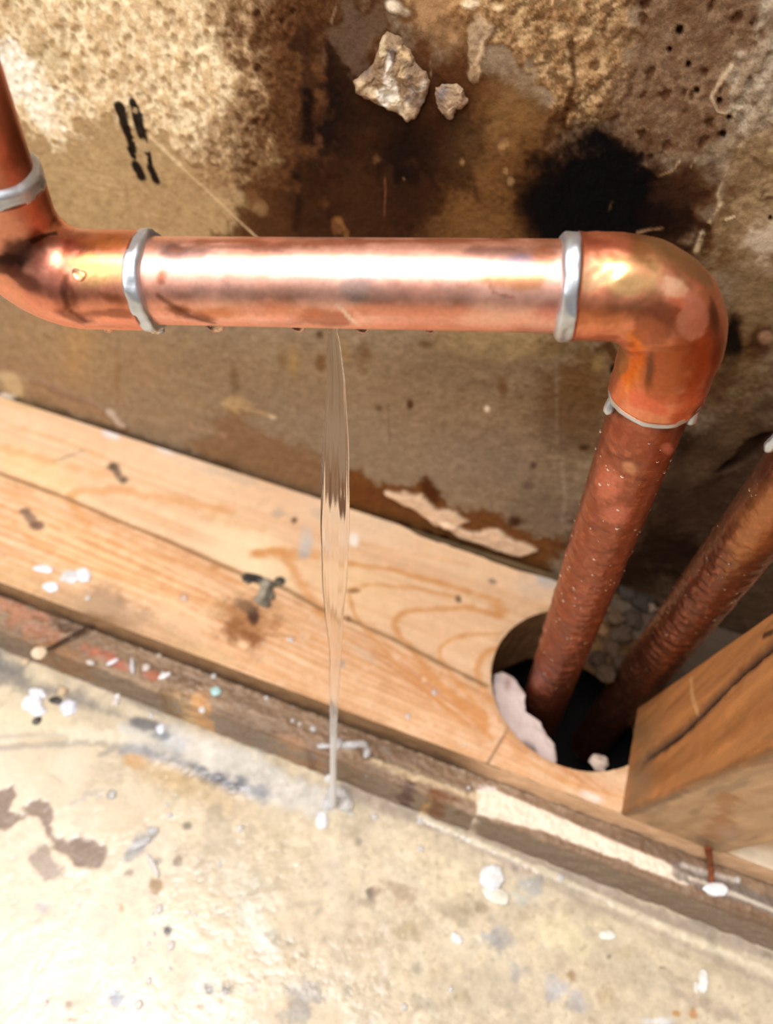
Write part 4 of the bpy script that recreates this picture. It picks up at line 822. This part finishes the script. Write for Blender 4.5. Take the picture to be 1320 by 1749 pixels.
mps.inputs[1].default_value = .095; mps.inputs[2].default_value = .01; mps.inputs[3].default_value = .99; mps.inputs[4].default_value = .30; mps.interpolation_type = 'SMOOTHSTEP'   # the lower water breaks up and turns white
L_s.new(mps.outputs[0], bs.inputs['Transmission Weight']); bs.inputs['Base Color'].default_value = (1, 1, 1, 1)
stream = link('water_stream', V, Fc, sm); tag(stream, 'thin clear stream of water falling from the underside of the level copper pipe', 'water')
# hanging drops
def drop(px, py, d, r, label, sq=(1.1, 1, .9), group=None, name='water_drop', seed=0):
    V, Fc = lump(at(px, py, d=d), r, seed, .05, 3, sq); o = link(name, V, Fc, wat); tag(o, label, 'water drop', group); return o
def under(px): # lowest point of the level pipe at a photo column
    best = None
    for k in np.linspace(-.02, .09, 500):
        q_ = PL + v * k
        if best is None or abs(proj(q_)[0] - px) < best[0]: best = (abs(proj(q_)[0] - px), q_)
    return best[1]
for px, r, lab, rad in [(375, .0015, 'large clear drop hanging under the pipe between left solder ring and the stream', RP), (520, .0011, 'clear drop hanging under the pipe just left of the stream', RP), (632, .0011, 'clear drop hanging under the pipe just right of the stream', RP),
                        (750, .0008, 'small flat drop hanging under the pipe midway between stream and right solder ring', RP), (268, .0014, 'clear drop hanging beneath the left solder ring', RF), (185, .0011, 'clear drop hanging beneath the left elbow', RF)]:
    q_ = under(px) + np.array([0, 0, -rad + .0001]); q_ += np.array([0, -.0035, .0006]); V, Fc = lump(q_, r, px, .06, 3, (1.35, 1, .85)); tag(link('water_drop', V, Fc, wat), lab, 'water drop', 'drops hanging from the pipe')
P_, N_ = RS2
tag(link('water_drop', *lump(at(133, 470, d=.1365), .0011, 3, .06, 3, (1, .6, 1.2)), wat), 'round drop clinging to the front of the left elbow', 'water drop', 'drops hanging from the pipe')

# ================================================================== CHIPS, NAILS, DROPLETS
mats = {}
def cm(col, rough=.6, spec=.5):
    k = (col, rough)
    if k not in mats: mats[k] = plain('chip_%d_%d_%d' % col, col, rough, 0, .5, 1200, spec, .12)
    return mats[k]
def chip(name, px, py, z, w_, h_, t_, col, label, cat, rot=0, group=None, rough=.30, seed=None, lift=0, rg=.20):
    c0 = at(px, py, z=z); a_ = at(px + 1, py, z=z); mm = np.linalg.norm(a_ - c0)
    seed = seed if seed is not None else int(px * 7 + py) % 97
    t_ *= .75; V, Fc = lump((0, 0, 0), 1, seed, rg, 4 if w_ > 10 else 3, (w_ * mm / 2, h_ * mm / 2 * 1.25, t_), math.radians(rot))
    V[:, 2] = np.where(V[:, 2] < -.4 * t_, -.4 * t_, V[:, 2]); V += c0 + np.array([0, 0, .35 * t_ + lift])
    return tag(link(name, V, Fc, cm(col, rough)), label, cat, group)
W1 = (236, 238, 244); SN = SZ0 + .0003
chip('plaster_flake', 75, 972, 0, 34, 12, .0007, W1, 'upper left white flake of the wet cluster on the plate at far left', 'flake', 15, seed=3)
chip('plaster_flake', 87, 1003, 0, 30, 16, .0008, W1, 'lower left oval white flake of the wet cluster on the plate', 'flake', 0, seed=4)
chip('plaster_flake', 122, 985, 0, 34, 24, .0010, (214, 212, 212), 'greyish crumpled flake in the middle of the wet cluster on the plate', 'flake', 20, seed=8)
chip('plaster_flake', 143, 983, 0, 24, 28, .0011, W1, 'right white flake of the wet cluster on the plate', 'flake', 60, seed=9)
chip('plaster_flake', 150, 1022, 0, 10, 8, .0005, (206, 200, 194), 'small grey flake just below the wet cluster on the plate', 'flake', 0)
chip('plaster_flake', 57, 1200, FZ, 36, 26, .0018, W1, 'largest white plaster lump on the concrete at far left', 'flake', 10, seed=12)
chip('plaster_flake', 65, 1185, FZ, 32, 12, .0012, W1, 'thin white plaster sliver touching the top of the largest lump', 'flake', 0, seed=14)
chip('plaster_flake', 66, 1215, FZ, 32, 16, .0014, W1, 'white plaster piece touching the bottom of the largest lump', 'flake', 10, seed=15)
chip('plaster_flake', 118, 1209, FZ, 26, 26, .0016, (226, 230, 240), 'round white plaster piece right of the largest lump', 'flake', 30, seed=17)
chip('pebble', 95, 1197, FZ, 24, 10, .0012, (60, 54, 46), 'dark crumb between the white plaster pieces', 'pebble', 10)
chip('pebble', 63, 1232, FZ, 14, 12, .0010, (70, 64, 52), 'dark crumb below the largest white plaster lump', 'pebble', 0)
chip('pebble', 107, 1182, FZ, 16, 14, .0014, (206, 182, 146), 'tan crumb above the round white plaster piece', 'pebble', 0)
chip('pebble', 275, 1245, FZ, 16, 14, .0012, (226, 232, 246), 'small bright white crumb at the blue-grey ridge of the floor', 'pebble', 0)
chip('pebble', 369, 1181, SN, 18, 13, .0009, (176, 214, 208), 'pale turquoise crumb on the brown ledge', 'pebble', 0)
chip('plaster_flake', 193, 1131, SN, 9, 18, .0008, (226, 216, 220), 'white flake on the red stained part of the brown ledge', 'flake', -35)
chip('plaster_flake', 155, 1132, SN, 16, 8, .0007, (206, 196, 186), 'left pale flake on the red stained part of the brown ledge', 'flake', 0)
chip('plaster_flake', 226, 1138, SN, 8, 26, .0007, (200, 196, 198), 'grey translucent flake on the brown ledge, slanting down to the right', 'flake', 35)
chip('plaster_flake', 250, 1140, SN, 14, 12, .0007, (206, 192, 180), 'tan flake on the ledge left of the bright slanting one', 'flake', 0)
chip('plaster_flake', 281, 1155, SN, 9, 18, .0008, (240, 234, 232), 'bright slanting flake at the right end of the red stains on the ledge', 'flake', -40)
chip('plaster_flake', 404, 1233, FZ, 9, 20, .0010, (226, 214, 200), 'pale slanting flake at the foot of the ledge', 'flake', -30)
chip('plaster_flake', 198, 1200, FZ, 14, 12, .0010, (222, 208, 196), 'pinkish flake on the grey strip at the foot of the ledge', 'flake', 0)
chip('plaster_flake', 840, 1500, FZ, 42, 36, .0024, (238, 238, 236), 'bright white plaster lump on the concrete right of the stream', 'flake', 0, seed=21)
chip('plaster_flake', 846, 1530, FZ, 48, 20, .0014, (236, 232, 214), 'flat cream plaster piece in front of the bright white lump', 'flake', 0, seed=22)
chip('plaster_flake', 780, 1603, FZ, 24, 12, .0012, (248, 246, 240), 'small white oval chip on the floor, lower middle', 'flake', -10)
chip('plaster_flake', 1038, 1598, FZ, 28, 12, .0012, (242, 240, 226), 'thin white chip lying on the floor right of centre', 'flake', 20)
chip('plaster_flake', 1200, 1676, FZ, 17, 28, .0016, (246, 240, 232), 'upright white chip on the floor at lower right', 'flake', 0)
chip('plaster_flake', 1188, 1686, FZ, 10, 14, .0010, (232, 226, 214), 'small white chip touching the upright one at lower right', 'flake', 0)
chip('plaster_flake', 1222, 1519, SN, 42, 17, .0012, (255, 255, 255), 'oval white chip at the foot of the rusty nail on the right', 'flake', 22, seed=31)
chip('plaster_flake', 550, 1403, FZ, 22, 22, .0016, (240, 242, 250), 'bright white wet crumb on the floor where the stream lands', 'flake', 25, seed=33)
chip('pebble', 272, 1120, SN, 10, 8, .0006, (176, 160, 140), 'grey crumb on the ledge under the dark gap', 'pebble')
chip('pebble', 68, 1117, SN, 24, 20, .0022, (236, 212, 180), 'cream pebble at the outer tip of the dark nail', 'pebble', 0, seed=36)
chip('pebble', 44, 1130, FZ, 16, 12, .0010, (206, 182, 148), 'tan crumb on the floor beside the cream pebble', 'pebble')
# mouldy tuft on the plate
V = []; Fc = []; o_ = 0
for (x, y, w_, h_, rt) in [(432, 988, 34, 14, 8), (456, 998, 26, 20, 0), (478, 993, 18, 16, 0), (455, 1014, 26, 30, 20), (447, 1028, 30, 16, 0), (424, 992, 18, 14, 0)]:
    c0 = at(x, y, z=0); mm = np.linalg.norm(at(x + 1, y, z=0) - c0); vv, ff = lump(c0 + np.array([0, 0, .0004]), 1, int(x), .45, 4, (w_ * mm / 2, h_ * mm / 2, .0009), math.radians(rt)); V.append(vv); Fc += [[i + o_ for i in f] for f in ff]; o_ += len(vv)
V = np.concatenate(V); pp_ = Paint(V, (122, 112, 96), lambda px, py: at(px, py, z=0)); pp_.blob(432, 988, 22, 9, 0, (44, 38, 32), .95, .5, .5); pp_.blob(480, 990, 10, 10, 0, (64, 66, 54), .9, .5, .5); pp_.blob(450, 1008, 10, 26, 30, (178, 168, 148), .8, .6, .8); pp_.blob(460, 1010, 5, 20, 20, (70, 62, 50), .7, .5, .6); pp_.rough[:] = .6
tag(link('mould_tuft', V, Fc, painted('mould', .8, 1500, .4, .0005, .3, 2500), paint=pp_), 'grey-black mouldy tuft above a brown stain in the middle of the plate', 'mould')
# nails
rust = plain('rust', (134, 70, 36), .7, .2, .8, 1600, .4, .4); darkiron = plain('dark_iron', (64, 42, 28), .6, .3, .6, 1500, .4, .3)
def nail(pts, r, head, mat, label, hr=.0014, bend=0, hcol=None):
    base = empty('nail', tuple(pts[0]), label, 'nail'); path = dense(pts, .0004); n_ = len(path); t = np.linspace(0, 1, n_)
    P, Fc, Nn = sweep(path, r * (1 - .25 * t), 20); P = P + Nn * (.00012 * fbm(P, 700, 3, 140))[:, None]; link('shank', P, Fc, mat, base)
    if head:
        ax = nrm(pts[0] - pts[1]); P, Fc, Nn = sweep([pts[0] - ax * .0002, pts[0], pts[0] + ax * .0003, pts[0] + ax * .0005], [hr * .9, hr, hr, hr * .7], 24); link('head', P, Fc, mat, base)
    return base
h0 = at(80, 1110, z=SN + .0016); nail([h0, at(115, 1090, z=SN + .0020), at(150, 1070, z=SN + .0026), np.array([*at(172, 1066, z=-.0055)[:2], -.0055])], .00062, False, darkiron, 'thin dark nail sticking out of the front of the plate at far left')
n0 = at(1207, 1448, z=.0006); n1 = at(1212, 1475, z=-.004); n2_ = at(1214, 1506, z=SN + .0004)
n0 = np.array([n0[0], PY - .0009, .0005]); n0 = at(1209, 1450, y=PY - .0022); n1 = at(1214, 1478, y=PY - .0030); n2_ = at(1215, 1506, z=SN + .0006)
nail([n0, n1, n2_], .0011, False, rust, 'short rusty nail stub standing in front of the timber stud')
# plaster lumps on the wall
def wall_lump(pts, thick, base, label, name, seed, marks):
    pts = np.array(pts, float); cx_, cy_ = pts.mean(0); rings = 34; segs = 150; ang = np.arctan2(pts[:, 1] - cy_, pts[:, 0] - cx_)
    per_ = np.concatenate([pts, pts[:1]]); dl = np.r_[0, np.cumsum(np.linalg.norm(np.diff(per_, axis=0), axis=1))]; ss = np.linspace(0, dl[-1], segs, endpoint=False)
    ex = np.interp(ss, dl, per_[:, 0]); ey = np.interp(ss, dl, per_[:, 1])
    V = []
    for i in range(rings):
        t = 1 - i / (rings - 1)
        for j in range(segs):
            q_ = at(cx_ + (ex[j] - cx_) * t, cy_ + (ey[j] - cy_) * t, y=0); dep = thick * (1 - t ** 5) ** .5 * (.75 + .25 * (1 - t)); V.append([q_[0], -dep + (.0015 if i == 0 else 0), q_[2]])
    V = np.array(V); f1 = fbm(V, 190, 4, seed); f2 = fbm(V, 520, 4, seed + 2); edge_ = np.repeat(1 - (np.linspace(1, 0, rings)) ** 6, segs)
    pt = Paint(V.copy(), base, lambda px, py: at(px, py, y=-thick * .6)); 
    V[:, 0] += .0007 * fbm(V, 400, 3, seed + 4); V[:, 2] += .0007 * fbm(V, 400, 3, seed + 5); V[:, 1] -= (thick * .45 * f1 + thick * .18 * f2) * edge_
    for mk_ in marks: pt.blob(*mk_, .6, .9, fine=True)
    pt.c *= (1 + .22 * f2)[:, None]; pt.rough[:] = .6
    return tag(link(name, V, gfaces(rings, segs, wrap=True, flip=True), painted(name + '_plaster', .8, 1300, .4, .0006, .18, 2600), paint=pt), label, 'plaster')
wall_lump([(652, 58), (662, 50), (680, 56), (696, 78), (712, 108), (730, 122), (738, 142), (733, 160), (722, 180), (712, 202), (697, 208), (672, 190), (640, 176), (608, 158), (604, 138), (614, 128), (636, 112), (646, 84)], .0028, (140, 112, 82),
          'large pale torn lump of plaster stuck high on the stained wall', 'plaster_lump', 151,
          [(650, 80, 8, 26, 5, (206, 184, 146), .9), (690, 95, 16, 18, 0, (206, 174, 128), .9), (668, 95, 9, 11, 0, (110, 92, 84), .9), (625, 120, 14, 10, 0, (112, 98, 88), .9), (625, 150, 22, 14, 25, (206, 180, 142), .9), (668, 150, 10, 34, -15, (236, 224, 206), .95), (680, 180, 24, 14, 30, (228, 210, 180), .9),
           (655, 168, 10, 16, 0, (240, 232, 218), .9), (706, 150, 14, 26, 10, (146, 130, 126), .9), (700, 195, 12, 10, 0, (206, 182, 150), .9), (688, 125, 12, 20, 10, (190, 160, 118), .8), (722, 150, 8, 26, 10, (176, 158, 140), .9), (700, 112, 20, 6, 30, (150, 126, 100), .8), (640, 135, 10, 14, 0, (140, 116, 92), .8)])
wall_lump([(742, 146), (756, 142), (776, 142), (796, 152), (800, 168), (790, 182), (776, 200), (766, 205), (756, 194), (746, 172)], .0018, (140, 114, 90), 'small brownish torn lump of plaster right of the large pale one', 'plaster_lump', 161,
          [(775, 165, 16, 18, 0, (176, 146, 112), .8), (752, 158, 10, 12, 0, (128, 114, 110), .9), (770, 190, 10, 10, 0, (206, 180, 150), .9), (792, 172, 8, 10, 0, (136, 104, 76), .8)])
# torn white board in the hole
hp = [(845, 1150), (858, 1146), (880, 1158), (894, 1180), (896, 1214), (925, 1235), (935, 1258), (950, 1272), (952, 1300), (930, 1312), (900, 1290), (872, 1262), (850, 1222), (842, 1185)]
zt = -.0055; pts = np.array(hp, float); cc_ = pts.mean(0); V = []; rings = 16; segs = 120
per_ = np.concatenate([pts, pts[:1]]); dl = np.r_[0, np.cumsum(np.linalg.norm(np.diff(per_, axis=0), axis=1))]; ss = np.linspace(0, dl[-1], segs, endpoint=False); ex = np.interp(ss, dl, per_[:, 0]); ey = np.interp(ss, dl, per_[:, 1])
for t, z in [(1, zt - .012), (1, zt - .004), (1, zt - .0005), (.97, zt)] + [(a_, zt + .0004) for a_ in np.linspace(.9, 0, rings - 4)]:
    for j in range(segs): q_ = at(cc_[0] + (ex[j] - cc_[0]) * t, cc_[1] + (ey[j] - cc_[1]) * t, z=zt); V.append([q_[0], q_[1], z])
V = np.array(V); rad_ = np.linalg.norm(V[:, :2] - hole_c, axis=1); sc = np.minimum(1, (hole_r - .0006) / rad_); V[:, :2] = hole_c + (V[:, :2] - hole_c) * sc[:, None]
V[:, 2] += .0007 * fbm(V, 250, 4, 171); V[:, 0] += .0004 * fbm(V, 500, 3, 172)
pb = Paint(V, (222, 204, 196), lambda px, py: at(px, py, z=zt)); pb.blob(900, 1280, 18, 12, 30, (110, 100, 96), .9, .5, .9); pb.blob(866, 1170, 8, 16, 10, (160, 120, 104), .7, .6, .8); pb.blob(850, 1160, 8, 8, 0, (186, 172, 168), .7)
tag(link('plasterboard_scrap', V, gfaces(rings, segs, wrap=True), painted('scrap', .5, 1100, .3, .0004, .08, 2000), paint=pb), 'torn pinkish-white scrap lodged inside the left rim of the pipe hole', 'plaster scrap')
chip('pebble', 1022, 1304, -.006, 30, 22, .0030, (206, 186, 168), 'pale stone lodged at the bottom rim of the pipe hole', 'stone', 0, seed=41)
# rubble behind the risers, between the hole and the wall
rb = random.Random(3); k = 0
RL = ['tan stone against the right side of the front riser, topmost pale one of the rubble', 'brown stone right of the topmost tan stone between the risers', 'palest tan stone touching the front riser, above the pipe hole', 'small pale stone at the back rim of the hole beside the front riser',
      'brown stone in the middle of the rubble between the two risers', 'brown stone at the back rim of the hole, midway between the risers', 'dark stone left of the rear riser, in the middle of the rubble', 'dark stone tucked against the rear riser, above the middle of the rubble', 'nearly black stone behind the rear riser near the wall',
      'dark grey stone at the back of the rubble, nearest the front riser', 'small light grey stone touching the rear riser', 'lowest brown stone of the rubble, on the rim of the hole', 'brown stone on the rim of the hole next to the front riser', 'brown stone on the rim of the hole next to the rear riser',
      'uppermost black stone of the rubble, at the foot of the wall', 'black stone at the foot of the wall, midway between the risers', 'black stone beside the rear riser, lower neighbour of the uppermost one']
for (x, y, s_, col) in [(1030, 1040, 16, (150, 130, 104)), (1050, 1058, 20, (120, 100, 78)), (1022, 1075, 20, (186, 156, 120)), (1008, 1092, 12, (150, 124, 92)), (1062, 1085, 26, (104, 88, 70)), (1045, 1110, 22, (116, 98, 76)), (1080, 1060, 26, (84, 72, 60)), (1095, 1030, 26, (60, 52, 46)), (1118, 1000, 24, (52, 44, 40)),
                        (1070, 1015, 22, (70, 62, 56)), (1110, 1040, 12, (170, 160, 150)), (1035, 1150, 26, (110, 96, 78)), (1020, 1128, 22, (96, 82, 66)), (1060, 1135, 22, (100, 84, 64)), (1130, 960, 26, (44, 36, 32)), (1080, 985, 24, (50, 42, 38)), (1150, 985, 22, (40, 34, 30))]:
    z_ = 0.0002
    chip('rubble_stone', x, y, z_, s_ * 1.25, s_ * 1.15, .0030, tuple(int(v_ * k_) for v_, k_ in zip(col, (.72, .62, .52))), RL[k], 'stone', rb.uniform(0, 180), 'rubble behind the risers', .85, seed=50 + k, rg=.30); k += 1
# water splashes on the ledge and floor
foam = water('splashed_water', .08); foam.node_tree.nodes['Principled BSDF'].inputs['Transmission Weight'].default_value = .55
def splash(px, py, z, w_, h_, t_, label, rot=0, seed=0):
    c0 = at(px, py, z=z); mm = np.linalg.norm(at(px + 1, py, z=z) - c0); V, Fc = lump((0, 0, 0), 1, seed, .25, 4, (w_ * mm / 2, h_ * mm / 2 * 1.2, t_), math.radians(rot)); V += c0 + np.array([0, 0, t_ * .4]); return tag(link('water_splash', V, Fc, foam), label, 'water')
splash(578, 1355, FZ, 40, 18, .0018, 'clear splash of water round the foot of the stream', 0, 61); splash(590, 1375, FZ, 26, 20, .0020, 'clear blob of water right of the foot of the stream', 0, 62); splash(562, 1372, FZ, 22, 22, .0018, 'clear blob of water left of the foot of the stream', 0, 63)
splash(606, 1273, SN, 50, 12, .0012, 'curved rope of splashed water on the ledge right of the stream', 22, 64); splash(627, 1287, SN, 13, 16, .0013, 'bright splash bead at the end of the rope of water', 0, 65); splash(628, 1312, SN - .004, 22, 22, .0011, 'splash of water on the face of the ledge right of the stream', 0, 66)
splash(578, 1272, SN, 14, 18, .0014, 'splash bead touching the right side of the stream on the ledge', 0, 67); splash(552, 1275, SN, 22, 8, .0008, 'small splash of water touching the left side of the stream on the ledge', 20, 68)
splash(262, 1420, FZ, 18, 12, .0010, 'rounded puddle bead on the left part of the floor', 30, 69); splash(238, 1442, FZ, 14, 30, .0007, 'slanting smear of water on the left part of the floor', -45, 70); splash(262, 1478, FZ, 44, 9, .0008, 'long thin slanting trickle of water on the left part of the floor', -32, 71)
# scattered droplets
spots = [(315, 1022, 0), (697, 1224, 0), (793, 1272, 0), (496, 1093, 0), (742, 1183, 0), (200, 1190, SN), (365, 1155, SN), (345, 1213, SN), (455, 1192, SN), (452, 1234, FZ), (500, 1230, SN), (512, 1236, SN), (440, 1290, FZ), (222, 1215, FZ), (258, 1222, FZ), (278, 1150, SN), (535, 1245, SN),
         (718, 1402, FZ), (795, 1395, FZ), (795, 1430, FZ), (718, 1450, FZ), (800, 1345, SN), (957, 1500, FZ), (985, 1480, FZ), (1030, 1485, FZ), (1088, 1497, FZ), (1122, 1525, FZ), (1152, 1520, FZ), (560, 1330, SN), (590, 1338, FZ), (540, 1350, FZ), (600, 1390, FZ), (640, 1395, FZ), (1260, 1502, SN),
         (290, 1393, FZ), (285, 1375, FZ), (410, 1415, FZ), (375, 1475, FZ), (192, 1358, FZ), (272, 1553, FZ), (260, 1562, FZ), (322, 1558, FZ), (333, 1563, FZ), (262, 1595, FZ), (253, 1612, FZ), (292, 1615, FZ), (226, 1640, FZ), (290, 1655, FZ), (254, 1675, FZ), (358, 1690, FZ), (385, 1694, FZ), (210, 1727, FZ), (237, 1716, FZ), (78, 1713, FZ), (905, 1510, FZ), (770, 1690, FZ), (690, 1720, FZ)]
first = None
for i, (x, y, z) in enumerate(spots):
    c0 = at(x, y, z=z)
    if first is None:
        V, Fc = lump(c0, .00110, 3, .10, 3, (1, 1, .6)); first = link('water_droplet', V, Fc, foam); o = first; zoff = first.location.z - c0[2]; V[:, 2] = V[:, 2]
    else:
        o = first.copy(); COL.objects.link(o); o.location = (c0[0], c0[1], c0[2] + zoff); s_ = random.uniform(.55, 1.25); o.scale = (s_, s_ * random.uniform(.8, 1.3), s_)
    if z == 0: lb, gp = 'tiny clear droplet of water standing on the top of the pale pine plate', 'droplets on the plate'
    elif z == SN: lb, gp = 'tiny droplet of splashed water on the dirty brown ledge', 'droplets on the ledge'
    elif 535 < x < 730: lb, gp = 'tiny droplet of splashed water on the floor just beside the foot of the stream', 'droplets round the foot of the stream'
    elif x < 480: lb, gp = 'tiny droplet of water on the left half of the pale floor', 'droplets on the left half of the floor'
    else: lb, gp = 'tiny droplet of water on the right half of the pale floor', 'droplets on the right half of the floor'
    tag(o, lb, 'water drop', gp)
bpy.context.view_layer.update()
